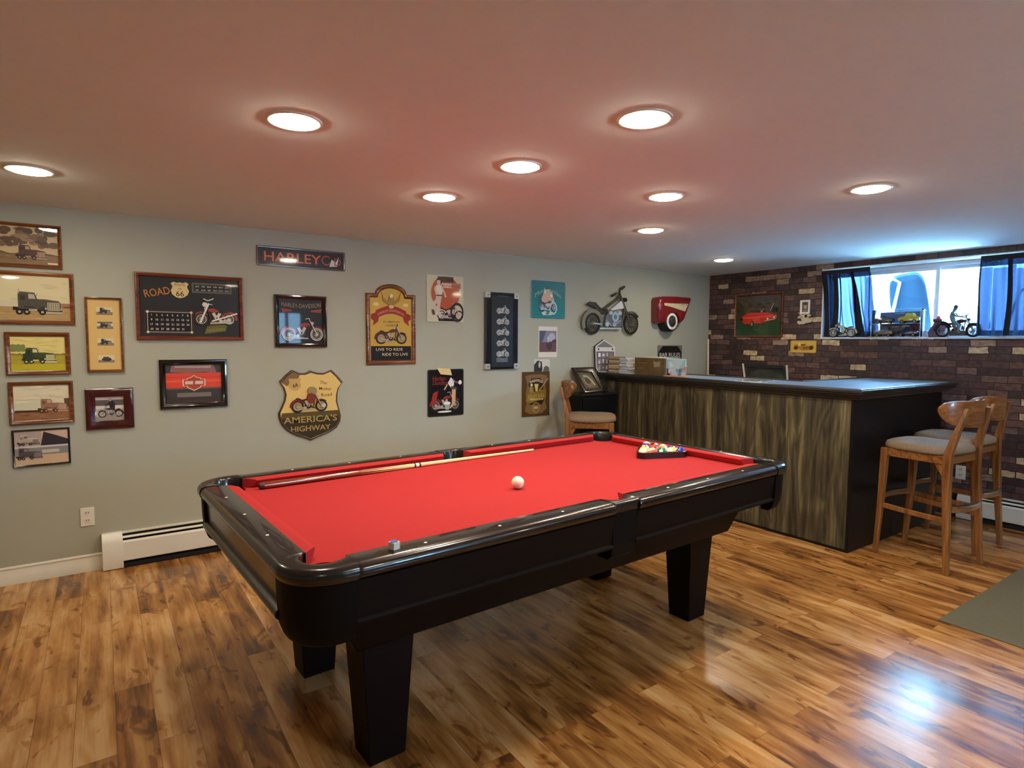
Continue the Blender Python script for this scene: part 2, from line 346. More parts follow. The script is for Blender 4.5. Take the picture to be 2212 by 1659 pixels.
def brick_mat():
    m, t, p = new_mat('brick_wallpaper'); N = t.nodes; L = t.links
    tc = N.new('ShaderNodeTexCoord'); sx = N.new('ShaderNodeSeparateXYZ'); cb = N.new('ShaderNodeCombineXYZ')
    L.new(tc.outputs['Object'], sx.inputs[0]); L.new(sx.outputs[1], cb.inputs[0]); L.new(sx.outputs[2], cb.inputs[1])
    # slight waviness of the printed joints
    nz = N.new('ShaderNodeTexNoise'); nz.inputs['Scale'].default_value = 13; nz.inputs['Detail'].default_value = 2; L.new(cb.outputs[0], nz.inputs['Vector'])
    sc = N.new('ShaderNodeVectorMath'); sc.operation = 'SCALE'; sc.inputs['Scale'].default_value = .022; L.new(nz.outputs['Color'], sc.inputs[0])
    ad = N.new('ShaderNodeVectorMath'); ad.operation = 'ADD'; L.new(cb.outputs[0], ad.inputs[0]); L.new(sc.outputs[0], ad.inputs[1])
    br = N.new('ShaderNodeTexBrick'); br.offset = .5
    br.squash = .82; br.squash_frequency = 3
    for k, v in (('Scale', 1), ('Mortar Size', .0045), ('Mortar Smooth', .6), ('Bias', 0), ('Brick Width', .176), ('Row Height', .0575)): br.inputs[k].default_value = v
    br.inputs['Color1'].default_value = (0, 0, 0, 1); br.inputs['Color2'].default_value = (1, 1, 1, 1); br.inputs['Mortar'].default_value = (.5, .5, .5, 1)
    L.new(ad.outputs[0], br.inputs['Vector'])
    cr = N.new('ShaderNodeValToRGB'); e = cr.color_ramp; e.interpolation = 'CONSTANT'
    cols = [(0, (52, 34, 34)), (.14, (84, 58, 54)), (.28, (66, 50, 50)), (.42, (94, 66, 60)), (.55, (70, 48, 44)), (.66, (100, 76, 70)), (.76, (60, 42, 44)), (.83, (184, 162, 128)), (.93, (144, 118, 102))]
    e.elements[0].color = (*lin(cols[0][1]), 1); e.elements[1].position = cols[1][0]; e.elements[1].color = (*lin(cols[1][1]), 1)
    for q, c_ in cols[2:]: k = e.elements.new(q); k.color = (*lin(c_), 1)
    L.new(br.outputs['Color'], cr.inputs[0])
    n2 = N.new('ShaderNodeTexNoise'); n2.inputs['Scale'].default_value = 26; n2.inputs['Detail'].default_value = 5; L.new(cb.outputs[0], n2.inputs['Vector'])
    rg = N.new('ShaderNodeMapRange'); rg.inputs[1].default_value = .3; rg.inputs[2].default_value = .7; rg.inputs[3].default_value = .55; rg.inputs[4].default_value = 1.4; L.new(n2.outputs[0], rg.inputs[0])
    ml = N.new('ShaderNodeVectorMath'); ml.operation = 'SCALE'; L.new(cr.outputs[0], ml.inputs[0]); L.new(rg.outputs[0], ml.inputs['Scale'])
    mx = N.new('ShaderNodeMix'); mx.data_type = 'RGBA'; L.new(br.outputs['Fac'], mx.inputs[0]); L.new(ml.outputs[0], mx.inputs[6]); mx.inputs[7].default_value = (*lin((30, 20, 20)), 1)
    L.new(mx.outputs[2], p.inputs['Base Color']); p.inputs['Roughness'].default_value = .65
    bp = N.new('ShaderNodeBump'); bp.inputs['Strength'].default_value = .25; bp.inputs['Distance'].default_value = .003; bp.invert = True
    L.new(br.outputs['Fac'], bp.inputs['Height']); L.new(bp.outputs[0], p.inputs['Normal'])
    return m
M['floor'] = floor_mat(); M['brick'] = brick_mat()
# ------------------------------------------------------------------ room shell
X0, Y0 = -2.6, -2.6
struct('floor', MB().box(X0, WX, Y0, WY, -.1, 0), M['floor'])
struct('ceiling', MB().box(X0-.1, WX+.2, Y0-.1, WY+.1, CEIL, CEIL+.12), M['ceil'])
struct('wall_left', MB().box(X0, WX+.2, WY, WY+.12, -.1, CEIL), M['paint'])
struct('wall_back', MB().box(X0-.12, X0, Y0, WY+.12, -.1, CEIL), M['paint'])
mb = MB(); RX0, RX1, RZ0, RZ1 = 2.55, 3.2, 1.25, 2.0  # opening for the added fill window
for a in ((X0-.12, RX0, -.1, CEIL), (RX1, WX+.2, -.1, CEIL), (RX0, RX1, -.1, RZ0), (RX0, RX1, RZ1, CEIL)): mb.box(a[0], a[1], Y0-.12, Y0, a[2], a[3])
struct('wall_front', mb, M['paint'])
w2 = tag(thing('window_2', None, None), kind='structure')  # unseen window added to bring daylight onto ceiling and walls
for a in ((RX0, RX1, RZ0, RZ0+.05), (RX0, RX1, RZ1-.05, RZ1), (RX0, RX0+.05, RZ0+.05, RZ1-.05), (RX1-.05, RX1, RZ0+.05, RZ1-.05), (2.875, 2.925, RZ0+.05, RZ1-.05)): MB().box(a[0], a[1], Y0-.09, Y0-.03, a[2], a[3]).build('window_frame', M['vinyl'], w2)
OY0, OY1, OZ0, OZ1 = 1.26, 3.17, 1.505, 2.155
mb = MB(); mb.box(WX, WX+.2, Y0, OY0, -.1, CEIL); mb.box(WX, WX+.2, OY1, WY, -.1, CEIL)
mb.box(WX, WX+.2, OY0, OY1, -.1, OZ0-.012); mb.box(WX, WX+.2, OY0, OY1, OZ1+.012, CEIL)
struct('wall_right', mb, M['brick'])
# white board lining the window recess and forming the sill
mb = MB(); mb.box(WX-.004, WX+.2, OY0, OY1, OZ0-.012, OZ0); mb.box(WX-.002, WX+.2, OY0, OY1, OZ1, OZ1+.012)
mb.box(WX, WX+.2, OY0-.001, OY0+.012, OZ0, OZ1); mb.box(WX, WX+.2, OY1-.012, OY1+.001, OZ0, OZ1)
struct('trim_1', mb, M['vinyl'])
# sliding window
wx = WX+.12
root = tag(thing('window_1', None, None), kind='structure')
mb = MB(); fy0, fy1, fz0, fz1 = OY0+.012, OY1-.012, OZ0, OZ1
for a in ((fy0, fy1, fz0, fz0+.03), (fy0, fy1, fz1-.035, fz1), (fy0, fy0+.03, fz0+.03, fz1-.035), (fy1-.03, fy1, fz0+.03, fz1-.035)):
    mb.box(wx, wx+.07, *a)
mb.build('window_frame', M['vinyl'], root, bevel=.003)
def sash(y0, y1, x, nm):
    s_ = MB(); z0, z1 = fz0+.03, fz1-.035
    for a in ((y0, y1, z0, z0+.028), (y0, y1, z1-.028, z1), (y0, y0+.03, z0+.028, z1-.028), (y1-.03, y1, z0+.028, z1-.028)): s_.box(x, x+.025, *a)
    so = s_.build('window_sash', M['vinyl'], root, bevel=.002)
    MB().box(x+.01, x+.014, y0+.03, y1-.03, z0+.028, z1-.028).build('glass_pane', M['glass'], so)
    return so
m, t, p = new_mat('clear_glass'); N = t.nodes; tr = N.new('ShaderNodeBsdfTransparent'); gl = N.new('ShaderNodeBsdfGlossy'); gl.inputs['Roughness'].default_value = .02
fr = N.new('ShaderNodeFresnel'); mx = N.new('ShaderNodeMixShader'); fr.inputs[0].default_value = 1.35
tr.inputs[0].default_value = (.95, .98, .98, 1)
t.links.new(fr.outputs[0], mx.inputs[0]); t.links.new(tr.outputs[0], mx.inputs[1]); t.links.new(gl.outputs[0], mx.inputs[2]); t.links.new(mx.outputs[0], N['Material Output'].inputs[0]); M['glass'] = m
sash(2.215, fy1-.03, wx+.008, 0); so = sash(fy0+.03, 2.262, wx+.038, 1)
MB().box(wx+.0, wx+.012, 2.226, 2.25, 1.75, 1.84).build('sash_latch', M['vinyl'], root, bevel=.003)
# outside: snow bank, pale board fence, bare trunks, things leaning against the house
M['snow'] = mat('snow', (235, 240, 245), .8, noise=.03, nscale=3)
M['fence'] = mat('weathered_boards', (150, 152, 150), .8, noise=.08, nscale=4, stretch=(1, 6, .3))
tag(struct('snowy_ground', MB().box(WX+.2, WX+9, -6, 10, 1.25, 1.42), M['snow']))
fr_ = thing('board_fence', 'pale wooden board fence standing in the snow outside the window', 'fence', (WX+2.6, 0, 1.42))
for k in range(26): MB().box(0, .02, -1.2+k*.2, -1.01+k*.2, -.01, .9+.02*math.sin(k*2.1)).build('fence_board', M['fence'], fr_)
MB().box(.02, .06, -1.2, 4, .2, .29).build('fence_rail', M['fence'], fr_)
M['bark'] = mat('bark', (130, 128, 122), .9, noise=.3, nscale=8, stretch=(1, 1, .2))
for (y, x, r, lb) in ((3.02, 1.9, .035, 'thin bare tree trunk seen through the right window pane'), (2.25, 2.1, .03, 'thin bare tree trunk outside, behind the window curtain at right')):
    mb = MB(); mb.tube([(0, 0, -.02), (0, .02, .8), (.02, -.01, 1.8), (0, .03, 3)], [r*1.2, r, r*.8, r*.5]); mb.tube([(0, .02, .9), (0, .2, 1.4), (0, .28, 1.9)], [r*.5, r*.4, r*.2]); mb.tube([(.02, 0, 1.3), (0, -.2, 1.7), (0, -.3, 2.1)], [r*.5, r*.3, r*.2])
    o = mb.build('bare_tree', M['bark']); o.location = (WX+x, y, 1.42); tag(o, lb, 'tree')
# blue snow scoop leaning against the glass outside
M['bluep'] = mat('blue_plastic', (40, 70, 92), .4, noise=.04); M['greyt'] = mat('pale_painted_tube', (206, 226, 226), .4)
sc = thing('snow_scoop', 'blue plastic snow scoop with pale tube handle leaning outside the left window pane', 'snow scoop', (WX+.36, 2.62, 1.42))
mb = MB(); ring_ = []
pts = [(.16*math.copysign(abs(math.cos(a))**.45, math.cos(a)), .36*math.copysign(abs(math.sin(a))**.55, math.sin(a))) for a in [2*PI*k/32 for k in range(32)]]
T = Matrix.Translation((-.02, -.1, .33)) @ Matrix.Rotation(-.12, 4, 'X') @ Matrix.Rotation(-.1, 4, 'Y')
for off, k in ((0, 1), (.0, .93), (.07, .82), (.075, .8)): ring_.append([T @ Vector((off, y*k, z*k)) for y, z in pts])
mb.loft(ring_, caps=False, smooth=True); mb.add(ring_[-1], [tuple(range(32))]); mb.build('scoop_tray', M['bluep'], sc)
mb = MB(); mb.tube([(-.06, .32, .0), (-.07, .16, .35), (-.07, .1, .6), (-.07, .04, .64), (-.07, -.02, .6), (-.07, .03, .3), (-.06, .1, 0)], .013); mb.build('handle', M['greyt'], sc)
ld = thing('sled_handle', 'grey bent tube handle outside, seen through the right curtain', 'handle', (WX+.32, 1.72, 1.42))
mb = MB(); mb.tube([(0, .1, 0), (0, 0, .42), (0, -.03, .48), (0, -.1, .48), (0, -.12, .42), (0, -.04, 0)], .012); mb.build('tube', mat('grey_tube', (70, 84, 100), .4), ld)
# curtains
def curtain(name, y0, y1, label, seed, gather=None, push=0, tk=1, folds=()):
    m, t, p = new_mat('sheer_'+name); N = t.nodes; L = t.links
    tr = N.new('ShaderNodeBsdfTransparent'); tr.inputs[0].default_value = (.028*tk, .042*tk, .085*tk, 1)
    tl = N.new('ShaderNodeBsdfTranslucent'); tl.inputs[0].default_value = (.02, .03, .06, 1); df = N.new('ShaderNodeBsdfDiffuse'); df.inputs[0].default_value = (.015, .018, .03, 1)
    m1 = N.new('ShaderNodeMixShader'); m1.inputs[0].default_value = .5; L.new(tl.outputs[0], m1.inputs[1]); L.new(df.outputs[0], m1.inputs[2])
    m2 = N.new('ShaderNodeMixShader'); fa = N.new('ShaderNodeLayerWeight'); fa.inputs[0].default_value = .35
    mr = N.new('ShaderNodeMapRange'); mr.inputs[1].default_value = 0; mr.inputs[2].default_value = .55; mr.inputs[3].default_value = .3; mr.inputs[4].default_value = 1.0
    L.new(fa.outputs['Facing'], mr.inputs[0]); L.new(mr.outputs[0], m2.inputs[0]); L.new(tr.outputs[0], m2.inputs[1]); L.new(m1.outputs[0], m2.inputs[2]); L.new(m2.outputs[0], N['Material Output'].inputs[0])
    rnd = random.Random(seed); ph = [rnd.uniform(0, 6) for _ in range(4)]
    root = thing(name, label, 'curtain', (WX-.03, (y0+y1)/2, OZ0+.01))
    NU, NV = 90, 14; vs = []; fs = []; H_ = OZ1-.045-OZ0
    yc = (y0+y1)/2
    for j in range(NV+1):
        v_ = j/NV
        for i in range(NU+1):
            u = i/NU; yy = y0+(y1-y0)*u
            if gather: yy += gather(u, v_)
            a = .022+.02*(1-v_)
            x = -.01+a*(math.sin(u*26+ph[0]+v_*1.2)+.5*math.sin(u*47+ph[1]-v_)+.6*math.sin(u*11+ph[2]))*(.5 if v_ > .93 else 1)*.6
            vs.append((min(x, .026)+push*(1-v_)**.6, yy-yc, v_*H_))
    for j in range(NV):
        for i in range(NU): a = j*(NU+1)+i; fs.append((a, a+1, a+NU+2, a+NU+1))
    MB().add(vs, fs, 0, True).build('curtain_panel', m, root)
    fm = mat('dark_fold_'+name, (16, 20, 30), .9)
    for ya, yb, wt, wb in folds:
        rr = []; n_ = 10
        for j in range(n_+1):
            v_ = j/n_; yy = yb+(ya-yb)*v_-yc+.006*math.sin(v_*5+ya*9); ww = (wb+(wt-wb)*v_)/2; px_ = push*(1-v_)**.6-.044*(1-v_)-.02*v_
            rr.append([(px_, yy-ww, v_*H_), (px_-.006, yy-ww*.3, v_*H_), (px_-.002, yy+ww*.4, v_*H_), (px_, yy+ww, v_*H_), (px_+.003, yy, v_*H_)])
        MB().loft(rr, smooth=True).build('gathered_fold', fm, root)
    MB().box(-.014, .0, y0-yc, y1-yc, H_-.006, H_+.034).build('rod_pocket', mat('dark_hem_'+name, (22, 22, 30), .8), root)
    return root
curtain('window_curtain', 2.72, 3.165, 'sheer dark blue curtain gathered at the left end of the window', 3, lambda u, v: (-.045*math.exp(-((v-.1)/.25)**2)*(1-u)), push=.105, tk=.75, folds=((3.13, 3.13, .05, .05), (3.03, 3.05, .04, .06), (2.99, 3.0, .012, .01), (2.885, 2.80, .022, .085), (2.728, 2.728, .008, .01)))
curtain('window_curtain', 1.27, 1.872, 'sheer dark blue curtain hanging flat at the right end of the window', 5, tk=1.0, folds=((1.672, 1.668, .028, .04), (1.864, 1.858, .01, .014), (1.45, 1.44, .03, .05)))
rod = thing('curtain_rod', 'thin white curtain rod across the top of the window', 'curtain rod', (WX-.022, 2.2, 2.166))
MB().tube([(0, -.96, 0), (0, .97, 0)], .006).build('rod', M['white'], rod); 
for y in (-.955, .965): MB().box(0, .036, y-.006, y+.006, -.012, .012).build('bracket', M['white'], rod)
# baseboards
def moulding(name, y0, pts, x0, x1):
    mb = MB(); mb.loft([[(x, WY-d, z) for d, z in pts] for x in (x0, x1)]); return struct(name, mb, M['white'])
prof = [(0, 0), (.016, 0), (.016, .055), (.013, .06), (.013, .072), (.009, .08), (.009, .09), (.012, .094), (.011, .101), (.004, .106), (0, .106)]
moulding('baseboard_left', 0, prof, X0, -.034); moulding('baseboard_left.001', 0, prof, 2.75, 4.2)
mb = MB(); mb.loft([[(WX-d, y, z) for d, z in prof] for y in (Y0, -.9)]); struct('baseboard_right', mb, M['white'])
# ------------------------------------------------------------------ baseboard heaters
def heater(length, label, loc, rz):
    h = thing('baseboard_heater', label, 'heater', loc, rz)      # local x along wall, y from wall (0) outwards is -y
    mb = MB(); mb.loft([[(x, -d, z) for d, z in [(0, .03), (.006, .03), (.006, .205), (.016, .214), (.03, .214), (.03, .222), (.0, .222)]] for x in (.1, length-.1)]); mb.build('back_panel', M['enamel'], h)
    mb = MB(); mb.loft([[(x, -d, z) for d, z in [(.058, .045), (.066, .045), (.07, .05), (.07, .165), (.062, .176), (.056, .176), (.056, .05)]] for x in (.1, length-.1)]); mb.build('front_panel', M['enamel'], h)
    mb = MB(); mb.loft([[(x, -d, z) for d, z in [(.036, .196), (.047, .186), (.050, .190), (.039, .2)]] for x in (.1, length-.1)]); mb.build('damper_blade', M['enamel'], h)
    MB().box(.1, length-.1, -.054, -.007, .05, .172).build('fin_element', M['blackgap'], h); MB().box(.1, length-.1, -.03, -.007, .172, .204).build('slot_shadow_plate', M['blackgap'], h)  # black backing and plate paint the dark of the open slots
    MB().box(.1, length-.1, -.066, -.0, .004, .03).build('base_gap', M['blackgap'], h)  # black strip stands in for the shade under the heater
    for x0, x1 in ((0, .11), (length-.11, length)):
        mb = MB(); mb.loft([[(x, -d, z) for d, z in [(0, .004), (.072, .004), (.074, .01), (.074, .168), (.06, .196), (.034, .22), (.03, .226), (0, .226)]] for x in (x0, x1)]); mb.build('end_cap', M['enamel'], h, bevel=.002)
    return h
heater(2.7, 'white baseboard heater along the grey wall behind the pool table', (-.033, WY-.001, 0), 0)
heater(2.6, 'white baseboard heater at the foot of the brick wall behind the stools', (WX-.001, 1.93, 0), -PI/2)
def outlet(loc, rz, label):
    h = thing('wall_outlet', label, 'outlet', loc, rz)
    MB().box(-.036, .036, -.006, 0, -.058, .058).build('cover_plate', M['enamel'], h, bevel=.002)
    for z in (-.024, .024):
        q = MB(); q.loft([[(.016*math.copysign(min(1, abs(math.cos(a))*1.05), math.cos(a)), y, z+.014*math.sin(a)) for a in [2*PI*k/20 for k in range(20)]] for y in (-.006, -.008)])
        s_ = q.build('socket', M['white'], h)
        for x in (-.006, .006): MB().box(x-.0016, x+.0016, -.009, -.007, z-.002, z+.008).build('slot', M['blackgap'], s_)
    return h
outlet((-.1, WY, .345), 0, 'white duplex outlet on the grey wall above the baseboard')
outlet((WX, 1.936, .375), -PI/2, 'white outlet on the brick wall seen through the stool legs')
# ------------------------------------------------------------------ recessed ceiling lamps
M['lamp'] = emis('lamp_lens', LAMP_COL, LAMP)
def downlight(x, y, label, first=[None]):
    if first[0] is None:
        d = thing('recessed_downlight', label, 'ceiling light', (x, y, CEIL), group='round downlights in the ceiling')
        n = 32; rg = [[(r*math.cos(2*PI*k/n), r*math.sin(2*PI*k/n), z) for k in range(n)] for r, z in ((.096, 0), (.095, -.004), (.091, -.006), (.084, -.005), (.081, -.002), (.081, 0))]
        MB().loft(rg, caps=False, smooth=True).build('trim_ring', M['enamel'], d)
        MB().loft([[(r*math.cos(2*PI*k/n), r*math.sin(2*PI*k/n), z) for k in range(n)] for r, z in ((.08, -.001), (.078, -.005), (.07, -.010), (.05, -.014), (.025, -.016), (.002, -.017))], smooth=True).build('bulb_face', M['lamp'], d)
        first[0] = d; return d
    return dup(first[0], (x, y, CEIL), label=label)
for x, y, lb in ((-.239, 3.592, 'round ceiling downlight at the far left, above the truck pictures'),
    (.598, 2.239, 'large bright downlight at upper left, above the near end of the pool table'),
    (1.591, 1.504, 'large bright downlight nearest the top of the photo, over the table side'),
    (1.569, 2.22, 'downlight over the middle of the pool table'),
    (1.54, 2.936, 'downlight nearest the grey wall, above the red banner plaque'),
    (2.516, 2.215, 'downlight above the far end of the pool table'),
    (3.184, 2.929, 'small downlight in front of the bar, between pool table and wall'),
    (3.219, 1.503, 'downlight at right, over the floor in front of the stools'),
    (4.86, 3.557, 'smallest downlight, over the inside of the bar near the corner')): downlight(x, y, lb)
for x, y in ((1.59, -.4), (3.25, -.5), (4.9, .3), (-.9, -.9)): downlight(x, y, 'ceiling downlight behind the viewer')  # extra unseen downlights, added to raise the light level
# ------------------------------------------------------------------ floor mat
M['mat'] = mat('olive_mat', (94, 88, 66), .85, noise=.08, nscale=120, bump=.4, bscale=400)
o = MB().box(-.9, .9, -.75, .75, 0, .006).build('floor_mat', M['mat'], bevel=.002); o.location = (3.576+.9, 1.232-.75, 0)
tag(o, 'flat olive grey mat on the laminate floor at lower right', 'mat')
# ------------------------------------------------------------------ pool table
TL, TW, TZ = 2.378, 1.193, .834
M['esp'] = mat('espresso_lacquer', (24, 14, 11), .22, coat=.4, noise=.06, nscale=12)
M['espd'] = mat('espresso_cabinet', (15, 8, 6), .5, spec=.13, noise=.2, nscale=10)
M['espe'] = mat('espresso_end_apron', (26, 17, 11), .3, coat=.25); M['boot'] = mat('black_pocket_boot', (12, 9, 8), .6, spec=.12)  # end apron wood lightened to carry the floor's reflection
M['cast'] = mat('black_pocket_casting', (26, 26, 26), .22, coat=.3, noise=.1)
M['cloth'] = mat('red_felt', (164, 42, 44), .9, noise=.05, nscale=300, bump=.25, bscale=900, spec=.15)
M['pearl'] = mat('pearl_inlay', (240, 236, 220), .25)
M['liner'] = mat('pocket_leather', (10, 8, 9), .5)
tb = thing('pool_table', 'pool table with red felt, dark espresso rails and square tapered legs', 'pool table', (.4765, 1.6508, 0), .0506)
def side(k):
    return {0: lambda s, o, z: (s, -o, z), 1: lambda s, o, z: (s, TW+o, z), 2: lambda s, o, z: (-o, s, z), 3: lambda s, o, z: (TL+o, s, z)}[k]
RP = [(0, TZ-.03), (0, TZ-.001), (.002, TZ), (.07, TZ), (.082, TZ-.002), (.092, TZ-.008), (.098, TZ-.018), (.099, TZ-.028), (.095, TZ-.038), (.086, TZ-.045), (.08, TZ-.05), (.02, TZ-.05)]
APR_L = [(.02, TZ-.05), (.084, TZ-.05), (.082, TZ-.07), (.072, .672), (.076, .668), (.08, .662), (.078, .654), (.07, .65), (.02, .65)]
APR_E = [(.02, TZ-.05), (.08, TZ-.05), (.077, TZ-.07), (.072, .69), (.08, .688), (.088, .683), (.092, .674), (.09, .664), (.083, .657), (.074, .655), (.02, .655)]
CC, SC = .086, .068
segs = [(0, CC, TL/2-SC), (0, TL/2+SC, TL-CC), (1, CC, TL/2-SC), (1, TL/2+SC, TL-CC), (2, CC, TW-CC), (3, CC, TW-CC)]
for k, a, b in segs:
    f = side(k); mb = MB()
    rings = []
    for s_, sh in ((a, .9), (a+.004, .97), (a+.015, 1), (b-.015, 1), (b-.004, .97), (b, .9)):
        rings.append([f(s_, o_ if o_ < .072 else .072+(o_-.072)*sh, z if z < TZ-.0005 or sh == 1 else z-.001*(1-sh)*10) for o_, z in RP])
    mb.loft(rings, smooth=True); rail = mb.build('rail', M['esp'], tb, ang=50)
    mb = MB(); mb.loft([[f(s_, o_, z) for o_, z in (APR_L if k < 2 else APR_E)] for s_ in (a-.004, b+.004)], smooth=True); mb.build('apron', M['espd'] if k < 2 else M['espe'], tb, ang=30)
    # cushion
    d0 = .045*1.15; d1 = .02
    ea = d0 if a == CC else d1; eb = d0 if b > (TL if k < 2 else TW)-.2 else d1
    prof = [(0, TZ-.002, 0), (.02, TZ-.0015, .42), (.042, TZ-.005, .93), (.0465, TZ-.009, 1), (.044, TZ-.014, .95), (.028, .794, .6), (0, .79, 0)]
    mb = MB(); mb.loft([[f(s0+sg*e*q, -i_, z) for i_, z, q in prof] for s0, sg, e in ((a, 1, ea), (b, -1, eb))], smooth=False); mb.build('cushion', M['cloth'], tb, bevel=.0015)
    # sights
    n = 3; L_ = (TL/2 if k < 2 else TW)
    for j in range(n):
        c = ((a > 1)*TL/2+[.322, .604, .888][j] if a < 1 else TL-[.888, .604, .322][j]) if k < 2 else [.314, .597, .88][j]
        c0 = f(c, .045, TZ)
        MB().cyl((c0[0], c0[1]), .0055, TZ-.001, TZ+.0004, 12).build('sight', M['pearl'], tb)
# pocket castings
def casting(fx, fy, corner=True):
    """fx, fy map local corner coordinates (towards inside = +) to table coordinates"""
    if corner:
        inner = []; outer = []; n = 18; boot = []
        c = .034; r = .066
        inner.append((0, CC)); a0, a1 = math.radians(128), math.radians(322)
        for i in range(n-1):
            a = a0+(a1-a0)*i/(n-2); inner.append((c+r*math.cos(a), c+r*math.sin(a)))
        inner.append((CC, 0))
        R_ = .15; q = -.1+R_
        outer = [(-1, CC)]
        for i in range(n-1):
            a = PI+PI/2*i/(n-2); outer.append((q+R_*math.cos(a), q+R_*math.sin(a), math.cos(a), math.sin(a)))
        outer.append((CC, -1))
        rings = []
        for i, (pi_, po) in enumerate(zip(inner, outer)):
            if i == 0: ob, nrm = (-.1, CC), (-1, 0)
            elif i == len(inner)-1: ob, nrm = (CC, -.1), (0, -1)
            else: ob, nrm = po[:2], po[2:]
            P = [(pi_, TZ-.05, 0), (pi_, TZ-.004, 0), (None, TZ+.001, .012)]
            dx, dy = ob[0]-pi_[0], ob[1]-pi_[1]; L_ = math.hypot(dx, dy) or 1; ux, uy = dx/L_, dy/L_
            ins = lambda d: (pi_[0]+ux*d, pi_[1]+uy*d)
            out = lambda d: (ob[0]+nrm[0]*d, ob[1]+nrm[1]*d)
            ring = [(*pi_, .74), (*pi_, TZ-.006), (*ins(.004), TZ), (*ins(min(.01, L_*.3)), TZ+.002), (*out(-.02), TZ+.002), (*out(-.008), TZ-.002), (*out(-.001), TZ-.012), (*out(.001), TZ-.025), (*out(-.003), TZ-.04), (*out(-.012), TZ-.048), (*ins(.008), TZ-.05)]
            rings.append([(fx(x), fy(y), z) for x, y, z in ring])
            boot.append([(fx(x), fy(y), z) for x, y, z in ((*ins(.009), TZ-.049), (*out(-.013), TZ-.047), (*out(-.016), .70), (*out(-.02), .65), (*out(-.032), .615), (*out(-.05), .6), (*ins(.01), .6))])
        mb = MB(); mb.loft(rings, smooth=True); o = mb.build('corner_pocket', M['cast'], tb, ang=60)
        mb = MB(); mb.loft(boot, smooth=True); mb.build('pocket_boot', M['boot'], o, ang=50)
        cx, cy2, rr = fx(c), fy(c), r+.004
    else:
        inner = []; outer = []; n = 14; rings = []; boot = []
        for i in range(n+1):
            a = PI+PI*i/n; pi_ = (SC*math.cos(a)*1.0, .012+.062*math.sin(a) if 0 < i < n else 0)
            ob = (-SC+2*SC*i/n, -.09)
            if abs(pi_[0]) < 1e-6: pass
            z0 = .6
            rg = [(*pi_, .70), (*pi_, TZ-.006), (pi_[0], pi_[1]-.004, TZ), (pi_[0], pi_[1]-.008 if pi_[1] > -.07 else pi_[1]-.004, TZ+.001), (ob[0], ob[1]+.012, TZ+.001), (ob[0], ob[1]+.003, TZ-.004), (ob[0], ob[1]+.001, TZ-.014), (ob[0], ob[1]+.006, TZ-.04), (pi_[0], pi_[1]-.006 if pi_[1] > -.07 else pi_[1], TZ-.045)]
            boot.append([(fx(x), fy(y), z) for x, y, z in ((pi_[0], pi_[1]-.006 if pi_[1] > -.07 else pi_[1], TZ-.044), (ob[0], ob[1]+.008, TZ-.04), (ob[0], ob[1]+.014, .67), (ob[0]*.95, ob[1]+.022, .62), (ob[0]*.9, ob[1]+.045, .6), (pi_[0]*.9, min(pi_[1], -.0)+.01, .6))])
            rings.append([(fx(x), fy(y), z) for x, y, z in rg])
        mb = MB(); mb.loft(rings, smooth=True); o = mb.build('side_pocket', M['cast'], tb, ang=60)
        mb = MB(); mb.loft(boot, smooth=True); mb.build('pocket_boot', M['boot'], o, ang=50)
        cx, cy2, rr = fx(0), fy(-.002), .064
    # black liner below the opening
    n = 24; mb = MB(); mb.loft([[(cx+r_*math.cos(2*PI*k/n), cy2+r_*math.sin(2*PI*k/n), z) for k in range(n)] for r_, z in ((rr, .79), (rr, .7), (rr*.85, .64), (rr*.1, .62))], caps=False, smooth=True)
    mb.build('pocket_liner', M['liner'], o)
for fx, fy in ((lambda x: x, lambda y: y), (lambda x: TL-x, lambda y: y), (lambda x: x, lambda y: TW-y), (lambda x: TL-x, lambda y: TW-y)): casting(fx, fy)
casting(lambda x: TL/2+x, lambda y: y, False); casting(lambda x: TL/2+x, lambda y: TW-y, False)
# cloth covered bed with pocket openings
bp = []
def arc(cx, cy, r, a0, a1, n=10): return [(cx+r*math.cos(math.radians(a0+(a1-a0)*i/n)), cy+r*math.sin(math.radians(a0+(a1-a0)*i/n))) for i in range(n+1)]
r = .064
bp += arc(.034, .034, r, 140, -50)[0:11] if False else []
bp = [(0, .088)] + arc(.03, .03, .062, 100, -10) + [(.088, 0), (TL/2-.066, 0)] + arc(TL/2, -.012, .064, 168, 12) + [(TL/2+.066, 0), (TL-.088, 0)] + arc(TL-.03, .03, .062, 190, 80) + [(TL, .088), (TL, TW-.088)] + arc(TL-.03, TW-.03, .062, 280, 170) + [(TL-.088, TW), (TL/2+.066, TW)] + arc(TL/2, TW+.012, .064, -12, -168) + [(TL/2-.066, TW), (.088, TW)] + arc(.03, TW-.03, .062, 10, -100) + [(0, TW-.088)]
MB().prism(bp, .765, .792).build('playing_bed', M['cloth'], tb)
MB().box(.1, TL-.1, .1, TW-.1, .64, .765).build('slate_frame', M['espd'], tb)
# tapered lower cabinet, legs
mb = MB(); mb.loft([[(x, y, z) for x, y in ((a, b), (TL-a, b), (TL-a, TW-b), (a, TW-b))] for a, b, z in ((.09, .07, .645), (.09, .07, .63), (.165, .12, .462))]); mb.build('cabinet_frame', M['espd'], tb, bevel=.006)
lg = None
for x in (.307, TL-.307):
    for y in (.262, TW-.262):
        sx = 1 if x < 1 else -1; sy = 1 if y < .6 else -1
        g = MB().frustum(x, y, 0, .45, .0675, .063, .095, .082).build('leg', M['espd'], tb, bevel=.004)
        c_ = MB(); c_.box(x-.115, x+.115, y-.1, y+.1, .438, .464); c_.build('leg_collar', M['espd'], g, bevel=.011, seg=4)
def T_(x, y, z=0): 
    a = .0506; return (.4765+math.cos(a)*x-math.sin(a)*y, 1.6508+math.sin(a)*x+math.cos(a)*y, z)
